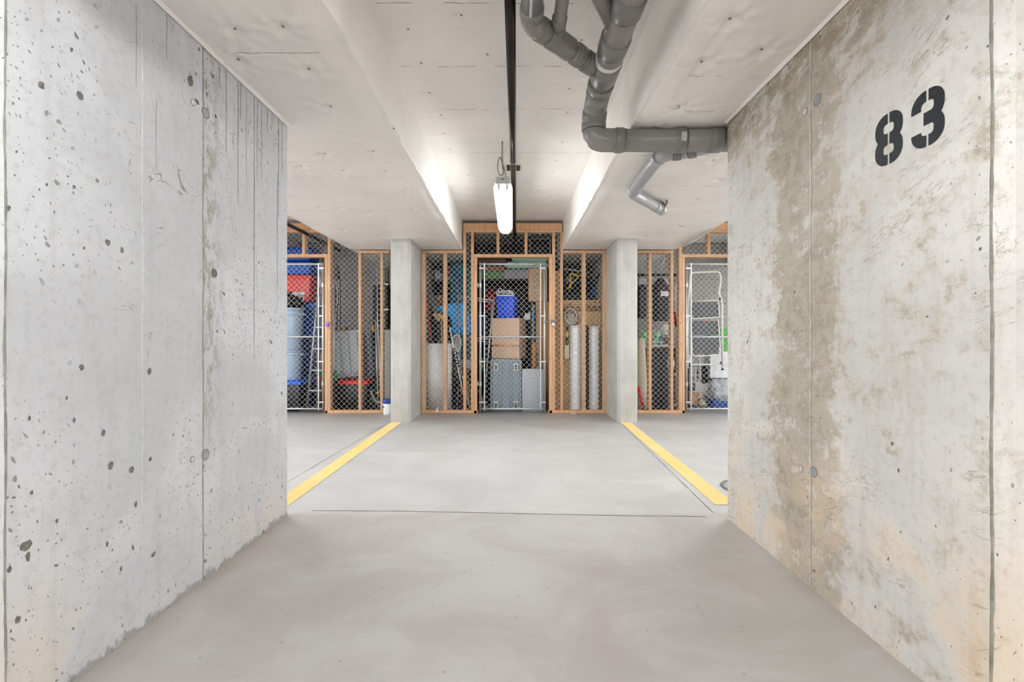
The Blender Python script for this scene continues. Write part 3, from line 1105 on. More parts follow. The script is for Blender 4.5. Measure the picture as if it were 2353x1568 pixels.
# ------------------------------------------------------------------ grey plastic drain pipes
M_PVC = plain('86837f', 0.26, 0, 0.08, 5)
M_PVC2 = plain('7b7875', 0.34, 0, 0.08, 5)
M_PVCL = plain('a7a9ab', 0.3, 0, 0.06, 5)
M_GASK = plain('2c2a28', 0.6)
drain = thing('drain_pipe_stack', 'grey plastic drain pipe with wye branches turning into the wall marked 83', 'pipe', (0.46, 2.6, 2.15))
O = Vector((0.46, 2.6, 2.15))
def dp(name, pts, r, seg=24, m=M_PVC, parent=drain):
    org = O
    bm = B()
    tube(bm, [Vector(p) - org for p in pts], r, seg)
    return obj(name, bm, m, parent, ang=0.8)
def coupling(p, d, r, L, m=M_PVC2, parent=drain, gask=True, org=None):
    d = Vector(d).normalized()
    p = Vector(p)
    o = dp('coupling', [p - d * L / 2, p - d * (L / 2 - 0.004), p + d * (L / 2 - 0.004), p + d * L / 2], [r - 0.003, r, r, r - 0.003], 28, m, parent)
    if gask:
        bm = B()
        a = p + d * (L / 2 + 0.0005) - O
        tube(bm, [a - d * 0.0015, a + d * 0.0025], r - 0.0035, 28)
        obj('gasket_line', bm, M_GASK, o)
    return o
ZP = 2.335
xm = 0.458
# main run, elbow down, sweep into the wall
dp('pipe_run', [(xm, -1.0, ZP), (xm, 1.9, ZP), (xm + 0.006, 2.44, ZP)], 0.0625)
dp('bend', fillet([(xm + 0.006, 2.42, ZP), (xm + 0.008, 2.56, ZP - 0.02), (xm + 0.010, 2.628, ZP - 0.085)], 0.06, 6), 0.0645, 28)
dp('bend', fillet([(xm + 0.010, 2.628, ZP - 0.06), (xm + 0.010, 2.632, 2.152), (xm + 0.19, 2.632, 2.150)], 0.11, 12), 0.0645, 28)
dp('pipe_run', [(xm + 0.14, 2.632, 2.150), (1.75, 2.632, 2.150)], 0.0625)
coupling((xm, 1.80, ZP), (0, 1, 0), 0.069, 0.10)
coupling((xm, 2.05, ZP), (0, 1, 0), 0.069, 0.09)
o = coupling((xm, 2.165, ZP), (0, 1, 0), 0.0665, 0.03, plain('d5d2cc', 0.4))
coupling((xm + 0.002, 2.25, ZP), (0, 1, 0), 0.069, 0.14)
coupling((xm + 0.004, 2.385, ZP), (0, 1, 0), 0.069, 0.05)
coupling((xm + 0.006, 2.45, ZP), (0, 1, 0), 0.067, 0.04)
coupling((xm + 0.009, 2.60, ZP - 0.055), (0.002, 0.068, -0.07), 0.070, 0.05)
coupling((xm + 0.010, 2.629, ZP - 0.105), (0, 0.004, -0.1), 0.070, 0.05)
coupling((xm + 0.155, 2.632, 2.150), (1, 0, 0), 0.0695, 0.05)
c = coupling((0.962, 2.632, 2.150), (1, 0, 0), 0.0690, 0.062)
coupling((1.165, 2.632, 2.150), (1, 0, 0), 0.0690, 0.075)
# paper label wrapped on the coupling: white with rows of print
bm = B()
rows = []
for j in range(9):
    a = -PI / 2 - 0.1 - 0.75 * j / 8 + 0.42
    rows.append([(0.962 + 0.003 + u - 0.46, 2.632 + 0.0697 * math.sin(a) * 1 - 2.6, 2.150 + 0.0697 * math.cos(a) * -1 * -1 - 2.15) for u in (-0.012, 0.016)])
strip_grid(bm, rows)
bmesh.ops.recalc_face_normals(bm, faces=bm.faces[:])
g = G('printed_pipe_label')
p = g.obj()
pr = g.noise(g.vm('MULTIPLY', p, (1, 1, 1)), 330, 2, 0.5)
M_PRINT = g.done(g.mix(g.ss(pr, 0.52, 0.58), lin('dcd9d0'), lin('4a4640')), 0.6)
obj('paper_label', bm, M_PRINT, drain)
# three-inch branch from the left and its small riser, second branch nearer the camera
rb = 0.0445
dp('branch_pipe', [(xm, 2.285, ZP), (0.085, 1.925, ZP)], rb)
dp('bend', fillet([(0.13, 1.968, ZP), (0.08, 1.92, ZP), (0.078, 1.84, ZP)], 0.05, 8), rb + 0.002, 24)
dp('branch_pipe', [(0.078, 1.87, ZP), (0.074, -0.5, ZP)], rb)
coupling((0.078, 1.85, ZP), (0, 1, 0), rb + 0.0055, 0.05)
dd = (0.372, 0.36, 0)
coupling((0.130, 1.969, ZP), dd, rb + 0.0055, 0.045)
coupling((0.215, 2.051, ZP), dd, rb + 0.0055, 0.14)
coupling((0.305, 2.138, ZP), dd, rb + 0.0055, 0.045)
coupling((0.365, 2.196, ZP), dd, rb + 0.005, 0.06)
dp('riser_pipe', [(0.212, 2.03, ZP), (0.198, 1.95, ZP + 0.012), (0.196, 1.7, ZP + 0.012), (0.19, -0.5, ZP + 0.012)], 0.0275)
coupling((0.197, 1.93, ZP + 0.012), (0, 1, 0), 0.0325, 0.06)
dp('branch_pipe', [(xm, 1.985, ZP + 0.005), (0.30, 1.70, ZP + 0.005), (0.296, 1.1, ZP + 0.005)], 0.036)

# pale lower branch under the right band: wye behind the main, run, elbow, end in a clamp
low = thing('drain_pipe_branch', 'pale grey plastic drain pipe zigzagging under the ceiling near the wall marked 83', 'pipe', (0.46, 2.6, 2.15))
zb = 2.155
def lp(name, pts, r, m=M_PVCL):
    return dp(name, pts, r, 22, m, low)
lp('pipe_run', fillet([(1.22, 2.70, zb), (1.06, 2.80, zb), (0.945, 2.84, zb), (0.930, 2.95, zb), (0.942, 3.56, zb)], 0.05, 7), rb - 0.002)
lp('pipe_run', fillet([(0.942, 3.50, zb), (0.944, 3.60, zb), (1.33, 4.06, zb)], 0.05, 7), rb - 0.002)
coupling((1.10, 2.775, zb), (-0.16, 0.10, 0), rb + 0.004, 0.05, M_PVC2, low)
coupling((1.02, 2.815, zb), (-0.13, 0.04, 0), rb + 0.003, 0.05, M_PVC2, low)
coupling((0.931, 2.90, zb), (0, 1, 0), rb + 0.004, 0.05, M_PVCL, low)
coupling((0.942, 3.52, zb), (0, 1, 0), rb + 0.004, 0.045, M_PVCL, low)
coupling((1.24, 3.953, zb), (0.39, 0.46, 0), rb + 0.004, 0.04, M_PVCL, low)
coupling((1.315, 4.042, zb), (0.39, 0.46, 0), rb + 0.006, 0.06, M_PVCL, low)
lp('end_drop', [(1.34, 4.07, zb - 0.01), (1.345, 4.076, ZS + 0.02)], 0.04)
bm = B()
c = Vector((1.285, 4.0, zb)) - O
u = Vector((0.46, -0.39, 0)).normalized()
tube(bm, [c + u * (0.052 * math.cos(a)) + Vector((0, 0, 0.052 * math.sin(a))) for a in [PI * q / 10 for q in range(11)]], 0.006, 6)
tube(bm, [c + u * 0.05 + Vector((0, 0, 0.0)), c + u * 0.075 + Vector((0.0, 0, 0.03)), c + u * 0.07 + Vector((0, 0, 0.055))], 0.007, 6)
tube(bm, [c - u * 0.03 + Vector((0, 0, 0.045)), c - u * 0.045 + Vector((0, 0, 0.06))], 0.006, 6)
obj('strap_clamp', bm, plain('8f7c5a', 0.4, 0.6, 0.3, 30), low)

# ------------------------------------------------------------------ locker fence: lumber, chain-link, gates
PIT = 0.0725
def chain(name, parent, x0, x1, z0, z1, y, m=M_WIRE, r=0.0021, org=(0, 0, 0), ztop=None, phase=(0.0, 0.0)):
    """woven chain-link fabric made of zigzag wires"""
    bm = B()
    h = PIT / 2
    i0, i1 = math.ceil((x0 - phase[0]) / h), math.floor((x1 - phase[0]) / h)
    j0, j1 = math.floor((z0 - phase[1]) / h) + 1, math.floor((z1 - phase[1]) / h)
    ox, oy, oz = org
    rg = random.Random(int(abs(x0) * 1000) + 3)
    for i in range(i0, i1):
        xa = phase[0] + i * h
        xc = xa + h / 2
        jt = j1 if ztop is None else math.floor((ztop(xc) - phase[1]) / h)
        pts = []
        for j in range(j0, jt + 1):
            odd = (i + j) % 2
            sag = 0.0022 * mnoise.noise(Vector((xa * 3, j * 0.4, 1.7)))
            xx = xa + (h + 0.002 if odd else -0.002) + sag
            yy = y + (-0.0026 if odd else 0.0026)
            pts.append((xx - ox, yy - oy, phase[1] + j * h - oz))
        if len(pts) < 2:
            continue
        tube(bm, pts, r, 4, caps=False)
    o = obj(name, bm, m, parent)
    o['kind'] = 'stuff'
    return o

def X(px, Y=YF):
    return (px - CX) * Y / F
def Z(py, Y=YF):
    return 1.0 + (CY - py) * Y / F

TH = 0.089
def lumber(parent, org, name, x0, x1, z0, z1, y0=YF, y1=YF + TH):
    bm = B()
    box(bm, x0 - org[0], x1 - org[0], y0 - org[1], y1 - org[1], z0 - org[2], z1 - org[2], 0.003)
    return obj(name, bm, M_WOOD, parent)

ZT1, ZT0 = Z(513), Z(534)      # top of the built-up head, underside of its lower plate
ZP1, ZP0 = ZS - 0.012, ZS - 0.052          # plate tucked under the dropped band
def fence(label, xo, studs_full, studs_low, plates, sills, heads, headers, cripples, trims, meshes):
    org = (xo, YF, 0)
    t = thing('storage_fence', label, 'fence', org, 0, 'timber and chain-link locker fronts')
    for a, b in studs_full:
        lumber(t, org, 'stud', a, b, 0.038, ZT0)
    for a, b in studs_low:
        lumber(t, org, 'stud', a, b, 0.038, ZP0)
    for a, b in trims:
        lumber(t, org, 'trimmer_stud', a, b, 0.0, Z(591))
    for a, b in plates:
        lumber(t, org, 'top_plate', a, b, ZP0, ZP1)
    for a, b in sills:
        lumber(t, org, 'sill_plate', a, b, 0.0, 0.038)
    for a, b in heads:
        lumber(t, org, 'head_plate', a, b, ZT0, ZT0 + 0.038)
        lumber(t, org, 'head_board', a, b, ZT0 + 0.039, ZT1, YF - 0.004, YF + 0.036)
    for a, b in headers:
        lumber(t, org, 'header', a, b, Z(591), Z(584))
    for a, b in cripples:
        lumber(t, org, 'cripple_stud', a, b, Z(584), ZT0)
    for (x0, x1, z0, z1, yo) in meshes:
        chain('chain_link_mesh', t, x0, x1, z0, z1, YF - 0.007 if yo == 0 else YF + 0.014, org=org, phase=(0.01, 0.02))
    return t
GW = 0.905         # gate width
gl0 = X(742) - GW - 0.03
fence('timber and chain-link front of the storage locker holding blue and red totes', X(800),
      [(X(752.6), X(759.4)), (gl0 - 0.08, gl0 - 0.042)],
      [(X(823.3), X(829.6)), (X(873.5), X(880))],
      [(X(823), X(894))], [(X(747), X(894)), (-3.72, gl0)],
      [(-3.58, X(803))], [(gl0 - 0.04, X(752.4))], [(X(694), X(700.6)), (X(645), X(651.5))], [(X(746.2), X(752.4)), (gl0 - 0.04, gl0 - 0.002)],
      [(X(753), X(804), 0.02, ZT0 + 0.025, 0), (X(803), X(895), 0.02, ZS - 0.015, 0), (gl0 - 0.04, X(753), Z(586), ZT0 + 0.02, 1)])
fence('timber and chain-link front around the middle gate between the two columns', X(1180),
      [(X(1064.4), X(1070.4)), (X(1082.2), X(1088.4)), (X(1269.2), X(1275.8)), (X(1287.6), X(1294))],
      [(X(968), X(977)), (X(1018.3), X(1026.5)), (X(1337.6), X(1346.2)), (X(1386), X(1394))],
      [(X(968), X(1064)), (X(1294.2), X(1394))], [(X(968), X(1097)), (X(1260.5), X(1394))],
      [(X(1064.4), X(1292))], [(X(1088.6), X(1269))], [(X(1141), X(1147.6)), (X(1205.6), X(1212))], [(X(1088.8), X(1096)), (X(1262), X(1269))],
      [(X(968), X(1065), 0.02, ZS - 0.02, 0), (X(1063), X(1089), 0.02, ZT0 + 0.02, 0), (X(1269), X(1293), 0.02, ZT0 + 0.02, 0), (X(1291), X(1394), 0.02, ZS - 0.02, 0), (X(1088), X(1270), Z(586), ZT0 + 0.01, 1)])
gr1 = X(1578) + GW + 0.03
fence('timber and chain-link front of the storage locker holding the white step stool', X(1560),
      [(X(1560.4), X(1567.6)), (gr1 + 0.042, gr1 + 0.08)],
      [(X(1490.6), X(1497.6)), (X(1541), X(1547.4))],
      [(X(1465), X(1547))], [(X(1465), X(1574)), (gr1, 3.72)],
      [(X(1556), 3.58)], [(X(1567.8), gr1 + 0.04)], [(X(1626), X(1633)), (X(1690), X(1697))], [(X(1567.8), X(1573.6)), (gr1 + 0.002, gr1 + 0.04)],
      [(X(1465), X(1552), 0.02, ZS - 0.02, 0), (X(1551), X(1574), 0.02, ZT0 + 0.02, 0), (X(1568), gr1 + 0.05, Z(590), ZT0 + 0.03, 0)])

def gate(label, xc, hinge_left, white=False):
    """tube-framed chain-link gate with tension bars, brace bands, hinges and hasp"""
    m = plain('e3e5e6', 0.4, 0.15, 0.05) if white else M_GALV
    y = YF + 0.045
    t = thing('chain_link_gate', label, 'gate', (xc, y, 0.0), 0, 'tube-framed chain-link gates')
    hw = GW / 2
    zt, zm, zb_ = Z(606), Z(774.5), Z(941)
    for sx in (-1, 1):
        ptube('gate_post', t, m, [(sx * (hw - 0.016), 0, zb_ - 0.035), (sx * (hw - 0.016), 0, zt + 0.018)], 0.0165, 14)
    for z, r in ((zt, 0.0155), (zm, 0.014), (zb_, 0.0155)):
        ptube('gate_rail', t, m, [(-hw + 0.02, 0, z), (hw - 0.02, 0, z)], r, 14)
    for sx in (-1, 1):
        xb = sx * (hw - 0.072)
        b = B()
        box(b, xb - 0.009, xb + 0.009, -0.022, -0.016, zb_ - 0.02, zt + 0.012, 0.002)
        obj('tension_bar', b, m, t)
        for py in (616, 726, 831.5, 925.5):
            b = B()
            z = Z(py)
            box(b, min(sx * (hw + 0.001), xb - sx * 0.006), max(sx * (hw + 0.001), xb - sx * 0.006), -0.021, -0.015, z - 0.011, z + 0.011, 0.002)
            tube(b, [(xb, -0.024, z), (xb - sx * 0.03, -0.024, z)], 0.006, 6)
            obj('brace_band', b, m, t)
    hs = -1 if hinge_left else 1
    for py in (655, 883):
        b = B()
        z = Z(py)
        tube(b, [(hs * (hw - 0.016), 0, z - 0.03), (hs * (hw - 0.016), 0, z + 0.03)], 0.022, 12)
        tube(b, [(hs * (hw + 0.02), 0.0, z - 0.03), (hs * (hw + 0.02), 0.0, z + 0.035)], 0.009, 8)
        box(b, min(hs * (hw + 0.03), hs * hw), max(hs * (hw + 0.03), hs * hw), -0.006, 0.006, z - 0.012, z + 0.012, 0.002)
        obj('hinge', b, M_STEEL, t)
    z = Z(739)
    b = B()
    tube(b, [(-hs * (hw - 0.04), -0.03, z), (-hs * (hw + 0.06), -0.03, z)], 0.006, 8)
    box(b, min(-hs * (hw - 0.035), -hs * hw), max(-hs * (hw - 0.035), -hs * hw), -0.035, -0.012, z - 0.012, z + 0.012, 0.003)
    tube(b, arc((-hs * (hw + 0.085), -0.052, z), 0.022, 0, 2 * PI * 13 / 14, 13), 0.006, 6, closed=True)
    obj('hasp', b, M_STEEL, t)
    chain('chain_link_mesh', t, xc - hw + 0.05, xc + hw - 0.05, zb_ - 0.015, zt + 0.04, y - 0.014, org=(xc, y, 0), phase=(xc + 0.012, 0.0))
    return t
gate('galvanized chain-link gate in front of the blue totes and trash cans', X(742) - GW / 2 - 0.0, False)
gate('galvanized chain-link gate in the middle under the caged light', X(1177.5), True)
gate('galvanized chain-link gate in front of the folded white step stool', X(1577.5) + GW / 2, True)

def padlock(label, px, py, m):
    y = YF - 0.022
    p = W(px, py, y)
    t = thing('padlock', label, 'padlock', p)
    b = B()
    box(b, -0.021, 0.021, -0.011, 0.011, -0.045, 0.0, 0.006, seg=2)
    obj('lock_body', b, m, t)
    ptube('shackle', t, M_STEEL, [(-0.013, 0, -0.005)] + arc((0, 0, 0.02), 0.013, PI, 0, 8) + [(0.013, 0, -0.005)], 0.0035, 6)
padlock('purple padlock hanging on the gate before the blue totes', 752, 743, plain('9a55cf', 0.35, 0.2))
padlock('silver padlock hanging on the middle gate', 1271.5, 742, plain('c9c9c7', 0.3, 0.6))
# ------------------------------------------------------------------ stored things behind the fence
def R(px0, px1, py0, py1, Y):
    """pixel rectangle at depth Y -> centre x, width, bottom z, height"""
    a, b = W(px0, py1, Y), W(px1, py0, Y)
    return (a.x + b.x) / 2, b.x - a.x, a.z, b.z - a.z

def tote(label, x, y, z, w, d, h, body, lid=None, rz=0.0, group=None, ribs=4, name='storage_tote', open_top=False):
    """tapered plastic bin: body, corner ribs, overhanging lid, two handles"""
    t = thing(name, label, 'storage bin', (x, y, z), rz, group)
    mb = plain(body, 0.38, 0, 0.06)
    b = B()
    frustum(b, w * 0.88, d * 0.88, w * 0.97, d * 0.97, 0.0, h * (0.95 if open_top else 0.90), 0.02, seg=2)
    obj('bin_body', b, mb, t)
    for i in range(ribs):
        xx = (i + 0.5) / ribs * w * 0.8 - w * 0.4
        b = B()
        box(b, xx - 0.004, xx + 0.004, -d * 0.475, -d * 0.44, 0.02, h * 0.82, 0.002)
        obj('rib', b, mb, t)
    b = B()
    box(b, -w / 2, w / 2, -d / 2, d / 2, h * 0.88, h, 0.014, seg=2)
    if not open_top:
        box(b, -w * 0.42, w * 0.42, -d * 0.40, d * 0.40, h - 0.004, h + 0.012, 0.008)
    obj('rim' if open_top else 'lid', b, plain(lid or body, 0.35, 0, 0.05), t)
    for s in (-1, 1):
        b = B()
        box(b, s * w * 0.49 - 0.012, s * w * 0.49 + 0.016, -d * 0.14, d * 0.14, h * 0.74, h * 0.87, 0.006)
        obj('handle', b, mb, t)
    return t

M_CARD = plain('d6b48e', 0.8, 0, 0.08, 6, 0.12, 90)
M_CARD2 = plain('cfa778', 0.8, 0, 0.08, 6, 0.12, 90)
M_CARDD = plain('9c7854', 0.85, 0, 0.1, 6)
M_TAPE2 = plain('cdb48f', 0.3, 0, 0.05)
def carton(label, x, y, z, w, d, h, m=M_CARD, rz=0.0, tape_v=True, flaps=True, group=None, mark=None, name='cardboard_box'):
    t = thing(name, label, 'box', (x, y, z), rz, group)
    b = B()
    box(b, -w / 2, w / 2, -d / 2, d / 2, 0, h - 0.004, 0.003)
    obj('box_body', b, m, t)
    if flaps:
        for s in (-1, 1):
            b = B()
            box(b, min(0.001 * s, s * w / 2), max(0.001 * s, s * w / 2), -d / 2, d / 2, h - 0.005, h, 0.0015)
            obj('flap', b, m, t)
    if tape_v:
        b = B()
        box(b, -0.024, 0.024, -d / 2 - 0.0012, d / 2, h - 0.002, h + 0.001)
        box(b, -0.024, 0.024, -d / 2 - 0.0012, -d / 2 + 0.002, h * 0.72, h)
        obj('tape', b, M_TAPE2, t)
    if mark:
        u0, u1, v0, v1, hexm = mark
        pbox('printed_mark', t, plain(hexm, 0.6), u0 * w - w / 2, u1 * w - w / 2, -d / 2 - 0.0015, -d / 2 + 0.001, v0 * h, v1 * h)
    return t

def bag(label, x, y, z, sx, sy, sz, hexc, seed, rough=0.35, amp=0.35, crease=0.3, name='bag', cat='bag', knot=True, **kw):
    t = thing(name, label, cat, (x, y, z))
    m = plain(hexc, rough, 0, 0.15, 12, 0.0, 60.0, **kw)
    b = B()
    blob(b, sx, sy, sz, seed, amp, 2.4, 4, True, 0, 0, sz * 0.74, crease)
    obj('bag_body', b, m, t, ang=3)
    if knot:
        b = B()
        lathe(b, [(sx * 0.30, 0), (sx * 0.16, sz * 0.12), (sx * 0.13, sz * 0.2), (sx * 0.3, sz * 0.38), (sx * 0.2, sz * 0.4)], 9)
        o = obj('gathered_neck', b, m, t, (0, 0, sz * 1.52))
    return t

def board(label, name, cat, m, x0, x1, y0, y1, z0, z1, bev=0.003, rot=None, group=None):
    b = B()
    cx, cy = (x0 + x1) / 2, (y0 + y1) / 2
    box(b, x0 - cx, x1 - cx, y0 - cy, y1 - cy, 0, z1 - z0, bev)
    o = obj(name, b, m, None, (cx, cy, z0), rot=rot)
    return tag(o, label, cat, group)

def pole(label, name, cat, hexc, pts, r, seg=8, metal=0.0, rough=0.4, parts=()):
    """a thin thing; pts are world points, first one is its foot"""
    p0 = Vector(pts[0])
    t = thing(name, label, cat, p0)
    ptube('shaft', t, plain(hexc, rough, metal), [Vector(p) - p0 for p in pts], r, seg)
    for (pn, ph, a, b_, rr) in parts:
        d = Vector(pts[-1]) - p0
        ptube(pn, t, plain(ph, 0.5), [d * a, d * b_], rr, seg)
    return t

# ================= locker with the blue and red totes
bx, by = -3.215, 6.50
tote('black storage tote with a bright blue lid on the floor under the trash cans', bx, by, 0.0, 0.56, 0.42, 0.415, '191a1b', '1d5fd0')
M_CAN = plain('b4c9e2', 0.42, 0, 0.06)
M_CAN2 = plain('86a0c0', 0.42, 0, 0.06)
def can(label, x, y, z, r, h, m):
    t = thing('trash_can', label, 'trash can', (x, y, z), 0, 'pale blue trash cans')
    b = B()
    lathe(b, [(r * 0.84, 0), (r * 0.87, 0.01), (r * 0.955, h * 0.80), (r * 0.955, h * 0.82), (r * 0.985, h * 0.825), (r * 0.99, h * 0.95), (r * 0.9, h * 0.95)], 36)
    obj('can_body', b, m, t)
    b = B()
    lathe(b, [(r * 0.97, h * 0.945), (r * 1.05, h * 0.95), (r * 1.05, h), (r * 0.98, h + 0.002), (r * 0.5, h + 0.004)], 36)
    obj('rim', b, m, t)
    for s in (-1, 1):
        b = B()
        tube(b, fillet([(s * r * 0.95, -0.05, h * 0.84), (s * (r + 0.04), -0.05, h * 0.86), (s * (r + 0.04), 0.05, h * 0.86), (s * r * 0.95, 0.05, h * 0.84)], 0.03, 4), 0.008, 6)
        obj('handle', b, m, t)
    return t
can('pale blue plastic trash can standing on the blue lid', bx + 0.01, by, 0.425, 0.195, 0.42, M_CAN)
can('pale blue plastic trash can stacked on top of another can', bx + 0.01, by, 0.85, 0.205, 0.59, M_CAN)
bag('shiny black garbage bag on top of the stacked trash cans', bx + 0.02, by, 1.44, 0.20, 0.19, 0.125, '0d0d0f', 3, 0.22, 0.4, 0.5, name='garbage_bag')
# printed white carton panel behind the bag
x, w, z, h = R(655, 699, 667, 693, 6.70)
t = thing('printed_flyer', 'white printed cardboard sheet with small bottle pictures behind the garbage bag', 'sign', (x - 0.06, 6.68, 1.44))
b = B(); box(b, -w / 2 - 0.06, w / 2 + 0.06, -0.004, 0.004, 0, 0.30, 0.001)
g = G('printed_flyer_face'); p = g.obj()
pr = g.noise(g.vm('MULTIPLY', p, (1, 1, 2.2)), 70, 2, 0.5)
obj('sheet', b, g.done(g.mix(g.ss(pr, 0.58, 0.62), lin('eceef2'), lin('7c86a6')), 0.5), t, rot=(0, 0.07, 0))
for dx, hexm, hh in ((0.165, '28408f', 0.045), (0.195, '3c4c74', 0.038), (0.06, '3a9aa0', 0.03)):
    b = B()
    lathe(b, [(0.008, 0), (0.008, hh * 0.55), (0.003, hh * 0.75), (0.003, hh)], 8, 1, 0.25)
    obj('printed_bottle', b, plain(hexm, 0.5), t, (dx, -0.006, 0.18))
# blue stack behind, shade put into its colour; red and blue totes above
tote('blue storage tote coloured dark for shade at the very bottom behind the trash cans', -3.19, 6.98, 0.0, 0.62, 0.40, 0.50, '132c57', '132c57')
tote('blue storage tote coloured dark for shade in the middle of the stack behind the trash cans', -3.19, 6.98, 0.515, 0.62, 0.40, 0.50, '14376e', '122f60')
tote('blue storage tote directly under the red tote', -3.18, 6.98, 1.03, 0.63, 0.41, 0.51, '1a4f9a', '2a7ad4')
tote('red storage tote stacked between the blue totes', -3.265, 6.85, 1.555, 0.62, 0.38, 0.385, 'f0524b', 'e8443f', ribs=2)
tote('bright blue storage tote on top of the red tote', -3.27, 6.86, 1.955, 0.64, 0.38, 0.185, '1763cf', '1b58c4', ribs=2)
tote('bright blue storage tote topmost in the stack, seen over the gate header', -3.27, 6.86, 2.155, 0.64, 0.38, 0.20, '1557c0', '1248a6', ribs=2)

# aluminium step ladder leaning
t = thing('folding_ladder', 'grey aluminium stepladder leaning behind the gate with the purple padlock', 'ladder', (X(712, 6.36), 6.36, 0))
M_ALU = plain('a3a5a5', 0.35, 0.6, 0.08)
f0, f1 = W(706, 934, 6.36), W(733, 660, 6.42)
g0, g1 = W(722, 934, 6.58), W(741, 660, 6.50)
o_ = Vector(t.location)
for a, c_ in ((f0, f1), (f0 + Vector((0.24, 0, 0)), f1 + Vector((0.17, 0, 0)))):
    b = B(); tube(b, [a - o_, c_ - o_], 0.022, 4); obj('rail', b, M_ALU, t, ang=0.3)
for a, c_ in ((g0 + Vector((0.0, 0.1, 0)), g1), (g0 + Vector((0.26, 0.1, 0)), g1 + Vector((0.14, 0, 0)))):
    b = B(); tube(b, [a - o_, c_ - o_], 0.014, 4); obj('rear_rail', b, M_ALU, t, ang=0.3)
for k in (0.13, 0.30, 0.48, 0.66, 0.84):
    a = f0.lerp(f1, k) - o_
    c_ = (f0 + Vector((0.24, 0, 0))).lerp(f1 + Vector((0.17, 0, 0)), k) - o_
    b = B(); box(b, a.x, c_.x, a.y - 0.01, a.y + 0.07, a.z - 0.012, a.z + 0.012, 0.004); obj('step', b, M_ALU, t)
carton('narrow cardboard box with a green label behind the stepladder', X(737, 6.75), 6.88, 0, 0.16, 0.22, 0.80, M_CARDD, mark=(0.1, 0.8, 0.60, 0.68, '3bb54a'))
# clear plastic wrapped bundle hanging in the gap by the gate jamb
M_PLASTIC = plain('b9bcbf', 0.12, 0, 0.35, 14, 0.9, 26)
t = thing('plastic_wrapped_roll', 'tall dark roll wrapped in crinkled clear plastic beside the stud', 'roll', (X(775, 6.60), 6.60, 0.0))
b = B(); lathe(b, [(0.045, 0.0), (0.05, 0.4), (0.05, 1.6), (0.035, 2.0), (0.012, 2.08)], 14)
for v in b.verts:
    v.co += Vector((1, 0, 0)) * 0.012 * mnoise.noise(v.co * 14)
obj('roll', b, plain('3c3f43', 0.3, 0, 0.5, 16, 0.8, 30), t)
b = B()
for k in range(5):
    a = k * 1.3
    tube(b, [(0.05 * math.cos(a + 0.2 * j), -0.045 + 0.01 * math.sin(a), 0.9 + 0.12 * j) for j in range(9)], 0.0035, 4)
obj('plastic_fold', b, plain('dfe2e4', 0.1), t)
bag('crumpled clear plastic sheeting stuffed beside the blue totes', X(742, 6.62), 6.66, 1.43, 0.075, 0.09, 0.50, 'a9a39b', 11, 0.12, 0.45, 0.6, name='plastic_sheeting', cat='plastic sheet', knot=False)
board('dark grey crate carrying the clear plastic sheeting', 'storage_crate', 'crate', plain('5d5b58', 0.8), X(735, 6.62), X(750, 6.62), 6.55, 6.78, 0.81, 1.43)
pole('thin white pole standing in the corner beside the wrapped roll', 'curtain_rod', 'rod', 'dcdcda', [W(768, 938, 6.45) * 1.0, W(767, 660, 6.45)], 0.008)
# tan items low behind the stud
carton('small tan cardboard box behind the grey tote with the plastic lid', X(785, 7.1), 7.1, 0.93, 0.17, 0.2, 0.27, M_CARD2)
board('stack of old brown boards under the small tan box', 'board_stack', 'boards', plain('4a4038', 0.8), X(770, 7.1), X(800, 7.1), 6.98, 7.25, 0, 0.925)

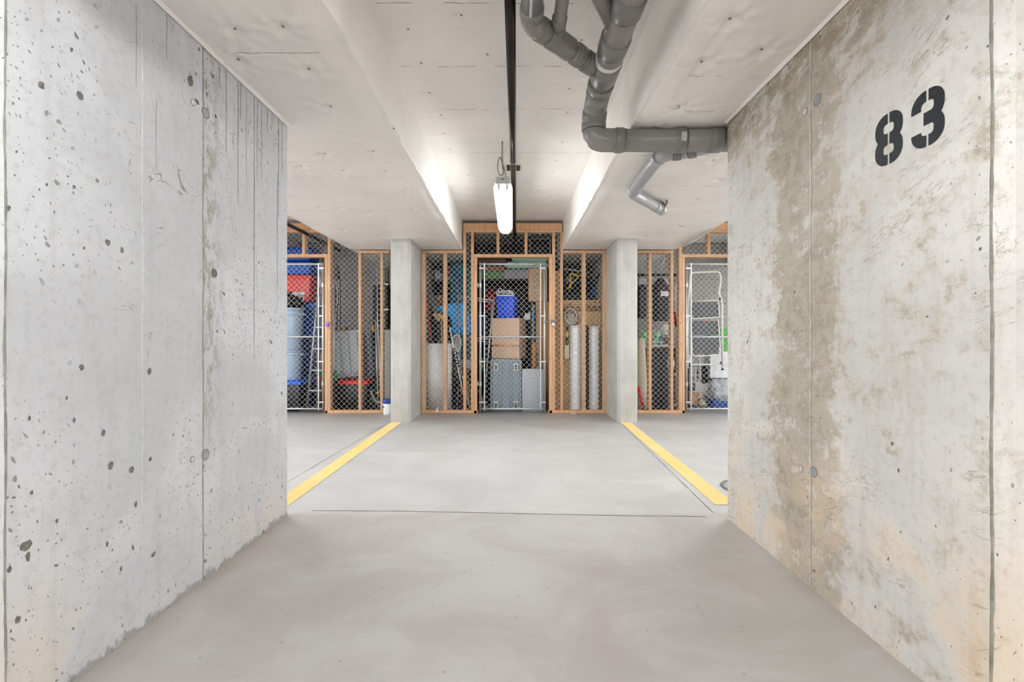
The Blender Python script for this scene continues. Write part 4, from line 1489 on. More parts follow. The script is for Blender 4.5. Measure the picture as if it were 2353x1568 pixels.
# black tote with a red lid, grey ribbed tote standing on end upon it
x, w, z, h = R(766, 845, 876, 945, 6.42)
tote('black storage tote with a bright red lid on the floor', x, 6.62, 0.0, w, 0.40, 0.405, '17181a', 'e02a2a')
def ribbed_tote(label, x, y, z, w, h, d, hexc, casters=False, rot=None, group=None):
    """big lidded bin standing on its end, ribbed underside turned to the viewer"""
    t = thing('ribbed_tote', label, 'storage bin', (x, y, z), 0, group, rot)
    m = plain(hexc, 0.45, 0, 0.06)
    m2 = plain(hexc, 0.5, 0, 0.04, 20)
    b = B()
    prism(b, rrect(-w / 2, w / 2, 0, h, 0.03), 0.0, d, 0.012)
    obj('bin_body', b, m, t)
    for i in range(3):
        xx = (i - 1) * w * 0.31
        b = B(); prism(b, rrect(xx - w * 0.115, xx + w * 0.115, h * 0.05, h * 0.95, 0.012, 3), -0.016, 0.004, 0.006, 1); obj('raised_panel', b, m2, t)
    for i in range(2):
        for k in range(3):
            zz = h * (0.30 + 0.2 * k)
            b = B(); box(b, (i - 0.5) * w * 0.6 - w * 0.10, (i - 0.5) * w * 0.6 + w * 0.10, -0.019, -0.013, zz, zz + 0.006); obj('cross_rib', b, m2, t)
    if casters:
        for sx in (-1, 1):
            for zz in (h * 0.115, h * 0.85):
                b = B()
                box(b, sx * w * 0.31 - 0.03, sx * w * 0.31 + 0.03, -0.021, -0.016, zz - 0.05, zz + 0.05, 0.003)
                tube(b, [(sx * w * 0.31 - 0.022, -0.05, zz + 0.025)] + [(sx * w * 0.31 - 0.022, -0.02, zz + 0.035)], 0.006, 6)
                tube(b, [(sx * w * 0.31 + 0.022, -0.05, zz + 0.025)] + [(sx * w * 0.31 + 0.022, -0.02, zz + 0.035)], 0.006, 6)
                c_ = obj('caster_bracket', b, plain('d4d3cd', 0.35, 0.5), t)
                b = B(); tube(b, [(sx * w * 0.31 - 0.011, -0.055, zz), (sx * w * 0.31 + 0.011, -0.055, zz)], 0.032, 16); obj('wheel', b, plain('3b3a37', 0.5), c_)
    else:
        for sx, zz in ((-1, h * 0.1), (1, h * 0.1), (-1, h * 0.86)):
            b = B(); tube(b, [(sx * w * 0.3, -0.030, zz), (sx * w * 0.3, -0.014, zz)], 0.035, 14); c_ = obj('wheel_boss', b, m, t)
            b = B(); tube(b, [(sx * w * 0.3, -0.036, zz), (sx * w * 0.3, -0.029, zz)], 0.012, 10); obj('axle_cap', b, plain('d9dbdb', 0.3, 0.4), c_)
    return t
x, w, z, h = R(771, 838, 764, 877, 6.44)
ribbed_tote('grey ribbed storage tote standing tilted on the red lid', x - 0.04, 6.48, 0.46, w, h - 0.03, 0.13, '979da2', rot=(-0.05, -0.10, 0))
x, w, z, h = R(838, 858, 764, 878, 6.66)
ribbed_tote('darker grey storage tote standing on end behind the tilted grey tote', x - 0.06, 6.68, 0.435, 0.26, 0.67, 0.14, '63666a', rot=(0, -0.08, 0))
bag('green plastic shopping bag beside the red lid', X(771, 6.37), 6.36, 0.42, 0.035, 0.05, 0.085, '2f8d45', 5, 0.4, 0.5, 0.4, name='shopping_bag', knot=False)
board('flat black crate between the stud and the red lidded tote', 'storage_crate', 'crate', plain('202124', 0.6), X(766, 6.37) - 0.02, X(779, 6.37) - 0.02, 6.27, 6.415, 0, 0.415)

# poles, black foam, hose, bag in the corner beside the column
t = thing('black_foam_mat', 'black foam exercise mat standing folded behind the poles', 'mat', (X(868, 6.9), 6.9, 0.0))
for k in range(3):
    b = B(); box(b, -0.075 + 0.012 * k, 0.075 + 0.012 * k, 0.035 * k, 0.035 * k + 0.032, 0.0, 1.82 - 0.015 * k, 0.012, seg=2); obj('fold', b, plain('222227', 0.8), t)
def twin_poles():
    t = thing('telescopic_pole', 'pair of silver telescopic poles with a yellow foot cap beside the column', 'pole', (X(868, 6.38), 6.38, 0.0))
    a0, a1 = W(869, 912, 6.38) - Vector(t.location), W(863, 736, 6.46) - Vector(t.location)
    ptube('outer_pole', t, plain('c0c4c8', 0.3, 0.6), [(a0.x, 0, 0.02), a1], 0.012, 10)
    ptube('inner_pole', t, plain('d3d6d8', 0.3, 0.6), [(a0.x + 0.03, 0.02, 0.02), a1 + Vector((0.035, 0.02, -0.06))], 0.011, 10)
    ptube('foot_cap', t, plain('f0b323', 0.5), [(a0.x, 0, 0.235), (a0.x, 0, 0.265)], 0.02, 12)
    ptube('clip', t, plain('e5a820', 0.5), [a1 + Vector((-0.045, -0.01, -0.08)), a1 + Vector((-0.015, -0.01, -0.15))], 0.012, 8)
twin_poles()
pole('single bright silver rod rising above the black foam mat', 'metal_rod', 'rod', 'd9dcde', [(X(869.5, 6.86), 6.86, 0), (X(866.5, 6.86), 6.86, Z(614, 6.86))], 0.011, 10, 0.5, 0.3, (('collar', 'c2c6c9', 0.93, 0.945, 0.016),))
pole('curved grey vacuum hose lying on the black bag', 'vacuum_hose', 'hose', '9a9a96', fillet([W(853, 897, 6.40), W(856, 912, 6.38), W(866, 925, 6.36), W(880, 926, 6.36), W(884, 936, 6.38)], 0.06, 6), 0.016, 10)
bag('black duffel bag on the floor under the vacuum hose', X(864, 6.62), 6.58, 0.0, 0.10, 0.12, 0.115, '1b1c1e', 8, 0.6, 0.3, 0.3, name='duffel_bag', knot=False)
board('teal plastic crate behind the poles on the floor', 'plastic_crate', 'crate', plain('1f7d78', 0.5), X(850, 6.8), X(868, 6.8), 6.78, 6.86, 0.0, Z(876, 6.8), 0.008)
t = thing('backpack', 'black backpack with silver buckles hanging behind the last stud by the column', 'backpack', (X(889, 6.55), 6.55, 1.15))
b = B(); blob(b, 0.075, 0.09, 0.36, 21, 0.12, 1.6, 4, False, 0, 0, 0.34); obj('pack_body', b, plain('15151a', 0.6), t, ang=3)
for zz in (0.62, 0.26):
    pbox('buckle', t, plain('cfd1d3', 0.4, 0.3), -0.05, 0.05, -0.10, -0.075, zz, zz + 0.025, 0.005)
ptube('hang_loop', t, plain('15151a', 0.6), fillet([(-0.02, 0, 0.66), (-0.02, 0, 0.86), (0.02, 0, 0.86), (0.02, 0, 0.66)], 0.03, 4), 0.006, 6)
x, w, z, h = R(884, 897, 758, 905, 6.42)
board('light grey foam board standing behind the last stud by the column', 'foam_board', 'board', plain('a2a3a4', 0.7), x - w / 2, x + w / 2, 6.42, 6.48, 0.0, Z(758, 6.42), 0.006)
# white pail outside the fence, half behind the column
t = thing('paint_pail', 'white plastic pail with a blue rim standing behind the column, outside the fence', 'bucket', (X(893, 6.07) , 6.06, 0.0))
b = B(); lathe(b, [(0.060, 0), (0.064, 0.004), (0.070, 0.155), (0.066, 0.156)], 24); obj('pail_body', b, plain('eef0f1', 0.4), t)
b = B(); lathe(b, [(0.071, 0.150), (0.075, 0.152), (0.076, 0.19), (0.071, 0.20), (0.03, 0.201)], 24); obj('lid', b, plain('24479b', 0.4), t)
ptube('wire_handle', t, plain('dedede', 0.4), fillet([(-0.076, -0.01, 0.17), (-0.085, -0.04, 0.14), (-0.05, -0.078, 0.11)], 0.03, 5), 0.003, 6)
b = B(); tube(b, [(-0.055, -0.08, 0.115), (-0.035, -0.082, 0.105)], 0.008, 8); obj('grip', b, plain('1d1d1f', 0.6), t)

# ================= middle locker
# added dark sheet, stands in for the darkness at the locker's back
t = thing('dark_backing_sheet', 'added black sheet darkening the back of the middle locker', 'shade_backing', (0, YB - 0.05, 0.02))
b = B()
strip_grid(b, [[(-1.24 + 2.48 * i / 70, 0.018 * math.sin(i * 0.9) + 0.02 * mnoise.noise(Vector((i * 0.3, j * 0.25, 0))), 2.57 * j / 24) for i in range(71)] for j in range(25)])
bmesh.ops.recalc_face_normals(b, faces=b.faces[:])
obj('sheet', b, plain('26272a', 0.45, 0, 0.3, 4), t, ang=3)
for k in range(6):
    b = B(); tube(b, arc((-1.2 + 0.48 * k, -0.03, 2.50), 0.012, 0, 2 * PI * 11 / 12, 11), 0.004, 5, closed=True); obj('eyelet', b, M_STEEL, t)

# black shelving along the left side
def shelving(label, x0, x1, y0, y1, levels, top, hexc='1d1e20'):
    t = thing('shelving_unit', label, 'shelf', (x0, y0, 0))
    m = plain(hexc, 0.45, 0.2)
    w, d = x1 - x0, y1 - y0
    for ax in (0.0, w - 0.028):
        for ay in (0.0, d - 0.028):
            pbox('upright', t, m, ax, ax + 0.028, ay, ay + 0.028, 0, top, 0.003)
    for z in levels:
        pbox('shelf_board', t, m, 0.002, w - 0.002, 0.004, d - 0.004, z - 0.025, z, 0.003)
    return t
shelving('black steel shelving unit behind the hockey sticks', -1.22, -0.12, 6.98, 7.42, (0.10, 0.52, 0.95, 1.42, 1.90), 2.05)

# white rolled sheet
t = thing('laminate_roll', 'wide white rolled laminate sheet standing on the floor behind the hockey end of the fence', 'roll', (X(1008, 6.40), 6.42, 0.0))
b = B(); lathe(b, [(0.186, 0.0), (0.186, Z(790, 6.4))], 48, 1.0, 0.62); obj('outer_wrap', b, plain('f3f4f5', 0.45, 0, 0.03), t)
b = B(); tube(b, [(0.05 * k / 10 * math.cos(k * 0.75), 0.035 * k / 10 * math.sin(k * 0.75), Z(790, 6.4) + 0.001) for k in range(4, 34)], 0.0025, 4); obj('spiral_edge', b, plain('b9bcbf', 0.6), t)
# grey bowed ski and thin red pole left of it
def strip_thing(name, label, cat, hexc, pts, w, th, rough=0.4):
    p0 = Vector(pts[0])
    t = thing(name, label, cat, p0)
    q = [Vector(p) - p0 for p in pts]
    b = B()
    rows = []
    for i, v in enumerate(q):
        k = 1.0 if i < len(q) - 1 else 0.45
        rows.append([(v.x - w / 2 * k, v.y, v.z), (v.x + w / 2 * k, v.y, v.z), (v.x + w / 2 * k, v.y + th, v.z), (v.x - w / 2 * k, v.y + th, v.z), (v.x - w / 2 * k, v.y, v.z)])
    strip_grid(b, rows)
    bmesh.ops.remove_doubles(b, verts=b.verts[:], dist=1e-5)
    bmesh.ops.recalc_face_normals(b, faces=b.faces[:])
    obj('blank', b, plain(hexc, rough), t)
    return t, q
t, q = strip_thing('ski', 'grey alpine ski leaning in the corner behind the white roll', 'ski', '656b72', [(X(1012, 6.66), 6.66, 0.0), W(1010, 760, 6.66), W(1003, 720, 6.68), W(994, 690, 6.70), W(987, 668, 6.70), W(983, 652, 6.66)], 0.075, 0.012)
pbox('binding', t, plain('202226', 0.5), q[1].x - 0.045, q[1].x + 0.045, -0.04, 0.0, q[1].z - 0.12, q[1].z + 0.12, 0.012)
t, q = strip_thing('ski', 'dark navy alpine ski leaning beside the grey one', 'ski', '2b3340', [(X(1022, 6.72), 6.72, 0.0), W(1018, 780, 6.72), W(1006, 735, 6.74), W(997, 700, 6.74), W(992, 676, 6.72)], 0.06, 0.012)
pbox('binding', t, plain('1c1d20', 0.5), q[1].x - 0.04, q[1].x + 0.04, -0.04, 0.0, q[1].z - 0.1, q[1].z + 0.1, 0.012)
pole('thin red hockey stick shaft leaning behind the white roll', 'hockey_stick', 'hockey stick', 'd23430', [W(996, 930, 6.62), W(993, 790, 6.62), W(983, 715, 6.62), W(977.5, 662, 6.60)], 0.011, 6, 0, 0.4, (('tape_grip', '1b1b1d', 0.93, 1.0, 0.013),))
t = thing('hockey_stick', 'pale wooden hockey blade pair behind the first inner stud', 'hockey stick', W(1004, 735, 6.56))
for k, (a, c_) in enumerate((((-0.065, 0.085), (0.02, 0.01)), ((0.0, 0.09), (0.10, 0.0)))):
    b = B(); prism(b, [(a[0], a[1]), (a[0] + 0.03, a[1] + 0.012), (c_[0] + 0.03, c_[1] + 0.02), (c_[0] + 0.02, c_[1] - 0.03), (c_[0] - 0.03, c_[1] - 0.01)], 0.03 * k, 0.03 * k + 0.012, 0.003, 1); obj('blade', b, plain('d7b77c', 0.6), t)
b = B(); tube(b, [(0.06, 0.02, 0.0), (0.085, 0.06, Z(735, 6.56) * -1 + 0.01)], 0.012, 6); obj('shaft', b, plain('c7a56c', 0.6), t)

# bundle of sticks, each its own thing
STK = [('white taped hockey stick with black stripes standing before the lacrosse net', 'e8e8e8', (1073, 925), (1033, 752), 6.34, 0.012, 'hockey_stick'),
       ('plain white hockey stick standing right of the striped one', 'dfe0e0', (1080, 915), (1046, 790), 6.36, 0.010, 'hockey_stick'),
       ('dark grey hockey stick crossing behind the white roll edge', '55575b', (1064, 935), (1026, 756), 6.50, 0.012, 'hockey_stick'),
       ('silver ski pole leaning by the lacrosse net', 'c9cccf', (1050, 935), (1059, 762), 6.55, 0.008, 'ski_pole'),
       ('orange and black hockey stick low behind the striped stick', 'c4622c', (1066, 930), (1044, 835), 6.58, 0.011, 'hockey_stick'),
       ('tan wooden stick leaning toward the gate jamb', 'c79b5b', (1083, 935), (1066, 840), 6.30, 0.009, 'wooden_stick'),
       ('second tan wooden stick leaning toward the gate jamb', 'b98a4e', (1088, 930), (1070, 842), 6.34, 0.009, 'wooden_stick'),
       ('blue shafted stick low between the tan sticks', '2d4f9d', (1076, 938), (1052, 815), 6.62, 0.010, 'hockey_stick'),
       ('pale blue ski pole standing behind the gate jamb stud', 'b9c5d8', (1079, 938), (1068, 872), 6.40, 0.007, 'ski_pole'),
       ('black ski pole standing beside the white roll', '1e1f22', (1046, 940), (1041, 800), 6.46, 0.010, 'ski_pole'),
       ('thin tan dowel low behind the gate hinge post', 'c6a06a', (1118, 940), (1097, 893), 6.36, 0.007, 'dowel'),
       ('brown dowel low behind the gate hinge post', '9d7747', (1124, 941), (1101, 900), 6.40, 0.007, 'dowel')]
for lb, hx, a, c_, yy, rr, nm in STK:
    foot = W(a[0], a[1], yy); foot.z = 0.005
    head = W(c_[0], c_[1], yy + 0.06)
    cat = nm.replace('_', ' ')
    parts = (('grip', '222226', 0.86, 1.0, rr * 1.15),) if 'stick' in nm else (('strap_grip', '303238', 0.9, 1.0, rr * 1.5),)
    if 'striped' in lb or 'stripes' in lb:
        parts = tuple(('tape_stripe', '1d1d20', 0.52 + 0.035 * k, 0.535 + 0.035 * k, rr * 1.2) for k in range(7))
    pole(lb, nm, cat, hx, [foot, head], rr, 6, 0, 0.4, parts)

# lacrosse head: oval rim with woven pocket
c0 = W(1049, 790, 6.38)
t = thing('lacrosse_stick', 'lacrosse stick head with white woven net in front of the blue sled', 'lacrosse stick', c0)
rim = [Vector((0.066 * math.cos(a) * (1 - 0.28 * (math.sin(a) < 0) * abs(math.sin(a))), 0, 0.125 * math.sin(a))) for a in [2 * PI * k / 28 for k in range(28)]]
ptube('rim', t, plain('efefec', 0.4), rim, 0.006, 6, closed=True)
b = B()
for k in range(-5, 6):
    for s in (-1, 1):
        pts = []
        for j in range(13):
            zz = -0.12 + 0.24 * j / 12
            xx = k * 0.022 + s * (zz) * 0.45
            lim = 0.062 * math.sqrt(max(0, 1 - (zz / 0.125) ** 2))
            if abs(xx) <= lim:
                pts.append((xx, 0.03 * (1 - (xx / 0.066) ** 2) * (1 - (zz / 0.125) ** 2), zz))
        if len(pts) > 1:
            tube(b, pts, 0.0034, 4)
o = obj('net', b, plain('e9e3d6', 0.8), t); o['kind'] = 'stuff'
ptube('shaft', t, plain('2b2b2e', 0.4), [(0.0, 0, -0.115), (0.05, 0.03, -c0.z + 0.01)], 0.012, 8)
bag('crumpled white plastic bag low by the gate jamb', X(1071, 6.78), 6.79, 0.515, 0.085, 0.075, 0.115, 'd5dade', 31, 0.3, 0.45, 0.5, name='plastic_bag', knot=False)
board('black hockey bag standing on the floor under the white plastic bag', 'hockey_bag', 'bag', plain('17181b', 0.7), X(1040, 6.8), X(1092, 6.8), 6.72, 6.885, 0.0, 0.515, 0.03)

# bright blue sled and teal toboggan
def outline_thing(name, label, cat, m, pix, Y, th, bev, part='shell'):
    pts = [W(a, b_, Y) for a, b_ in pix]
    xs = [p.x for p in pts]; zs = [p.z for p in pts]
    cx, z0 = (min(xs) + max(xs)) / 2, min(zs)
    t = thing(name, label, cat, (cx, Y, z0))
    b = B()
    prism(b, [(p.x - cx, p.z - z0) for p in pts], 0, th, bev, 2)
    obj(part, b, m, t)
    return t, cx, z0
pix = [(1002, 705), (1018, 702.5), (1030, 699), (1044, 696), (1056, 695.5), (1066, 698), (1074, 712), (1080, 733), (1081.5, 758), (1078, 768), (1060, 771), (1042, 769), (1035, 758), (1039, 745), (1034, 731), (1027, 722), (1018, 721), (1009, 715)]
t, cx, z0 = outline_thing('plastic_sled', 'bright blue plastic sled leaning above the lacrosse net', 'sled', plain('25b0fb', 0.35, 0, 0.05), list(reversed(pix)), 6.74, 0.05, 0.018)
p_ = W(1056, 757, 6.73)
ptube('tow_rope', t, plain('1b3f8f', 0.6), [(p_.x - cx, -0.004, p_.z - z0 - 0.05), (p_.x - cx + 0.012, -0.008, p_.z - z0 + 0.06)], 0.008, 6)
ptube('rope_toggle', t, plain('d8d8d8', 0.5), [(p_.x - cx + 0.012, -0.012, p_.z - z0 + 0.05), (p_.x - cx + 0.014, -0.012, p_.z - z0 + 0.10)], 0.014, 8)
p_ = [W(1024, 752, 6.72), W(1030, 722, 6.70), W(1032, 735, 6.70)]
x, w, z, h = R(1036, 1083, 606, 700, 6.93)
t = thing('toboggan', 'dark teal plastic toboggan standing upright behind the blue sled', 'sled', (x, 6.90, 0.0))
b = B(); prism(b, rrect(-w / 2, w / 2, 0.0, Z(606, 6.93), 0.09, 8), 0.0, 0.05, 0.015); obj('shell', b, plain('17748a', 0.4, 0, 0.08), t)
for k in range(3):
    xx = (k - 1) * w * 0.27
    b = B(); prism(b, rrect(xx - 0.012, xx + 0.012, 0.15, Z(606, 6.93) - 0.16, 0.011, 4), -0.014, 0.004, 0.004, 1); obj('runner', b, plain('0f5561', 0.4), t)

# bags on the top shelf, brown box in the dark
bag('pale grey plastic bag on the top black shelf by the partition', X(1003, 7.12), 7.12, 1.90, 0.115, 0.12, 0.11, 'b4b6ba', 41, 0.25, 0.45, 0.5, name='plastic_bag', knot=False)
t = bag('white plastic bag with a dark red print on the top black shelf', X(1030, 7.06), 7.06, 1.90, 0.09, 0.10, 0.125, 'cfd2d6', 44, 0.25, 0.4, 0.45, name='plastic_bag', knot=False)
b = B(); blob(b, 0.05, 0.012, 0.065, 45, 0.2, 2, 3, False, 0.01, -0.10, 0.12); obj('red_print', b, plain('9a1f26', 0.4), t, ang=3)
carton('brown cardboard box in the dark on the upper black shelf', X(1012, 7.2), 7.2, 1.425, 0.22, 0.25, 0.26, M_CARDD)
carton('dark brown cardboard box on the lower black shelf', X(1045, 7.2), 7.2, 0.525, 0.30, 0.3, 0.34, plain('5a4634', 0.8))

# folding chrome stand
def seg_px(pts, Y):
    return [W(a, b_, Y) for a, b_ in pts]
t = thing('folding_stand', 'chrome folding stand with double top bars behind the gate hinge side', 'stand', (X(1093, 6.6), 6.60, 0.0))
o_ = Vector(t.location)
for nm, pts, yy, rr in (('top_bar', [(1050, 680), (1137, 691)], 6.58, 0.010), ('top_bar', [(1052, 686), (1137, 696)], 6.64, 0.009), ('lower_bar', [(1062, 774), (1127, 781)], 6.58, 0.008), ('lower_bar', [(1062, 781), (1126, 786)], 6.64, 0.008)):
    ptube(nm, t, plain('e1e3e4', 0.25, 0.5), [v - o_ for v in seg_px(pts, yy)], rr, 8)
for px, py, qx in ((1053, 683, 1060), (1072, 684, 1066), (1136, 692, 1108), (1132, 692, 1112)):
    a = W(px, py, 6.61) - o_
    c_ = W(qx, 945, 6.61) - o_
    c_.z = 0.0
    ptube('leg', t, plain('dcdee0', 0.25, 0.5), [c_, a], 0.009, 8)

# ---- behind the middle gate
board('dark plank shelf bracketed high across the back of the middle locker', 'wall_shelf', 'shelf', plain('2b2927', 0.6), -0.11, 0.62, 6.80, 7.58, Z(641, 6.80) - 0.025, Z(641, 6.80), 0.004)
zs = Z(641, 6.80)
x, w, z, h = R(1100, 1158, 624, 641, 6.84)
shelf2 = board('short dark shelf bracket beam under the green box', 'shelf_bracket', 'shelf', plain('2b2927', 0.6), -0.52, -0.115, 6.80, 6.97, zs - 0.025, zs, 0.003)
carton('flat green cardboard box on the high plank shelf', x, 6.92, zs, w, 0.2, h, plain('5f8f4f', 0.6), tape_v=False)
x, w, z, h = R(1158, 1216, 619, 641, 6.84)
carton('flat lilac grey cardboard box on the high plank shelf', x + 0.003, 6.99, zs, w, 0.3, h, plain('a9a6b2', 0.6), tape_v=False)
x, w, z, h = R(1104, 1160, 607, 623, 6.86)
carton('flat brown box lying on the green box', x, 6.93, zs + R(1100, 1158, 624, 641, 6.84)[3] + 0.002, w, 0.2, h, M_CARDD, tape_v=False)
t = thing('mattress_pad', 'mint green dotted foam pad rolled up on the high shelf', 'foam pad', (X(1210, 6.72), 6.70, 2.057))
m_ = G('mint_dotted'); p = m_.obj()
d_, rc = m_.vor(p, 26, rnd=0.2)
M_MINT = m_.done(m_.mix(m_.ss(d_, 0.16, 0.2), lin('f0faf5'), lin('a9d9c2')), 0.6)
b = B()
prism(b, rrect(-0.31, 0.31, 0.0, 0.085, 0.04, 6), 0, 0.32, 0.01); obj('lower_fold', b, M_MINT, t)
b = B(); prism(b, rrect(-0.22, 0.31, 0.087, 0.17, 0.04, 6), 0.02, 0.32, 0.01); obj('upper_fold', b, M_MINT, t)
b = B(); tube(b, [(0.315, 0.05, 0.0), (0.335, 0.05, 0.06), (0.33, 0.05, 0.15)], 0.02, 8); obj('plastic_cover_end', b, plain('c9d3d0', 0.15), t)
for sx in (-0.25, 0.27):
    b = B(); box(b, sx - 0.02, sx + 0.02, 0.29 if sx > 0 else 0.165, 0.315, -0.145 if sx < 0 else -0.001, 0.0); obj('support_block', b, plain('2b2927', 0.6), t)
board('dark brown plank lying on top of the stored boxes under the gate header', 'wooden_plank', 'plank', plain('5b4741', 0.6), X(1096, 6.55), X(1163, 6.55), 6.52, 6.95, Z(604.5, 6.55), Z(596, 6.55), 0.003)

# cardboard tower on the latch side
x, w, z, h = R(1231, 1262, 692, 945, 6.72)
carton('tall narrow cardboard box standing behind the latch side of the gate', x + 0.012, 6.86, 0.0, w + 0.02, 0.26, Z(693, 6.72), M_CARD2, tape_v=False, mark=(0.2, 0.8, 0.36, 0.42, 'd8b98d'))
x, w, z, h = R(1215, 1258, 616, 692, 6.70)
t = carton('upper cardboard box with white tape on the tall narrow box', x, 6.86, Z(693, 6.72) + 0.002, w, 0.30, h, M_CARD, tape_v=False)
for (a, c_, e, f_) in ((0.08, 0.40, 0.50, 0.53), (0.10, 0.78, 0.33, 0.355)):
    pbox('white_tape', t, plain('ece8e0', 0.35), a * w - w / 2, c_ * w - w / 2, -0.152, -0.149, e * h, f_ * h)
pbox('printed_mark', t, plain('59422d', 0.6), 0.52 * w - w / 2, 0.62 * w - w / 2, -0.1515, -0.149, 0.60 * h, 0.64 * h)
# tool rack details between boxes
t = thing('level_tool', 'blue and grey spirit level hanging beside the tall narrow cardboard box', 'tool', (X(1225, 6.68), 6.68, 0.0))
b = B(); box(b, -0.02, 0.02, -0.012, 0.012, 0.0, Z(700, 6.68), 0.003); obj('level_body', b, plain('6d7682', 0.4, 0.4), t)
for zz in (0.98, 1.30):
    pbox('vial_window', t, plain('2f6fd0', 0.3), -0.014, 0.014, -0.016, -0.010, zz, zz + 0.07, 0.003)
outline_thing('paper_sheet', 'crumpled white paper sheet beside the blue bin', 'paper', plain('e3e5e8', 0.7, 0, 0.1, 20, 0.3), [(1203, 735), (1207, 718), (1211, 722), (1219, 717), (1218, 735)], 6.66, 0.012, 0.003, 'sheet')[0]
x, w, z, h = R(1222, 1231, 788, 846, 6.56)
board('narrow orange brown wooden lath standing before the tall box', 'wooden_lath', 'plank', plain('b9824c', 0.6), x - w / 2, x + w / 2, 6.56, 6.60, 0.0, Z(788, 6.56), 0.003)

# grey caster tote, carton on it, blue bin and scroll on top
x, w, z, h = R(1126, 1199, 826, 944, 6.36)
ribbed_tote('slate grey tote standing on end with four metal casters facing the gate', x, 6.36, 0.0, w, Z(826, 6.36), 0.36, '84929a', True)
zt_ = Z(826, 6.36)
t = carton('large plain cardboard box rotated on top of the slate grey caster tote', X(1170, 6.68), 6.69, zt_ + 0.004, 0.415, 0.36, Z(732, 6.5) - zt_, plain('e0c0a3', 0.8, 0, 0.04, 5, 0.08, 90), rz=-0.30, tape_v=False)
w_ = 0.415
pbox('creased_band', t, plain('d6a883', 0.8), -w_ / 2, w_ / 2, -0.1815, -0.179, 0.17, 0.205)
zt_ = Z(732, 6.5) + 0.006
tote('royal blue open recycling bin on the large cardboard box', X(1166, 6.68), 6.68, zt_, 0.285, 0.26, Z(681, 6.58) - zt_, '1657ee', '1657ee', rz=-0.26, ribs=0, open_top=True, name='recycling_bin')
zt_ = Z(681, 6.58) + 0.002
t = thing('scroll_bracket', 'white metal scrollwork bracket resting on the royal blue bin', 'ornament', (X(1162, 6.6), 6.60, zt_), -0.1)
M_WH = plain('f2f2f0', 0.35)
b = B(); box(b, -0.13, 0.13, -0.03, 0.0, 0, 0.018, 0.003); obj('base_bar', b, M_WH, t)
def spiral(cx, cz, r0, r1, a0, turns, n=22):
    return [(cx + (r0 + (r1 - r0) * k / n) * math.cos(a0 + turns * 2 * PI * k / n), -0.015, cz + (r0 + (r1 - r0) * k / n) * math.sin(a0 + turns * 2 * PI * k / n)) for k in range(n + 1)]
for (cx_, cz_, r0, r1, a0, tn) in ((-0.085, 0.085, 0.038, 0.010, -1.6, 1.2), (-0.03, 0.052, 0.036, 0.008, 3.1, -1.2), (0.035, 0.048, 0.030, 0.008, 0.2, 1.2), (0.095, 0.042, 0.026, 0.006, 2.8, -1.2), (-0.115, 0.045, 0.028, 0.008, 0.5, 1.1), (0.065, 0.07, 0.022, 0.006, 4.0, 1.1)):
    ptube('scroll', t, M_WH, spiral(cx_, cz_, r0, r1, a0, tn), 0.0065, 6)
ptube('curved_stem', t, M_WH, [(-0.13 + 0.26 * k / 14, -0.015, 0.02 + 0.05 * math.sin(PI * k / 14) + 0.012 * math.sin(k)) for k in range(15)], 0.006, 6)
# dark red bag and navy bin on the black shelf
bag('glossy dark red sports bag on the black shelf beside the white scrollwork', X(1128, 7.10), 7.11, 1.42, 0.105, 0.12, 0.21, 'a5141f', 52, 0.2, 0.15, 0.1, name='sports_bag', knot=False)
tote('navy blue storage bin on the middle black shelf behind the gate hinge post', X(1108, 7.18), 7.2, 0.955, 0.20, 0.36, 0.42, '1a2452', '1a2452', ribs=2)
bag('folded grey blanket on the black shelf above the dark red bag', X(1131, 7.15), 7.16, 1.905, 0.07, 0.12, 0.05, '6c6a62', 53, 0.9, 0.3, 0.2, name='blanket', cat='blanket', knot=False)
t = thing('spray_bottle', 'green bottle with a yellow label on the lower black shelf', 'bottle', (X(1107, 7.03), 7.05, 0.525))
b = B(); lathe(b, [(0.035, 0), (0.038, 0.01), (0.038, 0.10), (0.02, 0.13), (0.014, 0.14), (0.014, 0.16)], 18); obj('bottle_body', b, plain('2f9b58', 0.3), t)
b = B(); lathe(b, [(0.0386, 0.03), (0.039, 0.03), (0.039, 0.08), (0.0386, 0.08)], 18); obj('label_band', b, plain('d9d86a', 0.5), t)
b = B(); lathe(b, [(0.017, 0.16), (0.017, 0.185), (0.01, 0.19)], 14); obj('cap', b, plain('e9e9e6', 0.5), t)

# speckled panel leaning beside the caster tote
x, w, z, h = R(1200, 1248, 847, 944, 6.33)
t = thing('speckled_panel', 'speckled silver grey insulated panel with a pale border beside the caster tote', 'panel', (x, 6.34, 0.0))
m_ = G('speckled_silver'); p = m_.obj()
M_SPK = m_.done(m_.mix(m_.ss(m_.noise(p, 60, 5, 0.8), 0.4, 0.62), lin('9a9ea6'), lin('ccd0d6')), 0.35, 0.2)
b = B(); box(b, -w / 2, w / 2, 0.0, 0.05, 0.0, h, 0.003); obj('panel_body', b, M_SPK, t)
M_BORD = plain('d4d7da', 0.4)
for a in ((-w / 2, w / 2, h - 0.008, h), (-w / 2, -w / 2 + 0.008, 0, h), (w / 2 - 0.008, w / 2, 0, h)):
    b = B(); box(b, a[0], a[1], -0.003, 0.002, a[2], a[3]); obj('border_strip', b, M_BORD, t)
pbox('dark_edge', t, plain('4b4d52', 0.5), w / 2 + 0.001, w / 2 + 0.02, 0.0, 0.05, 0.0, h + 0.012)

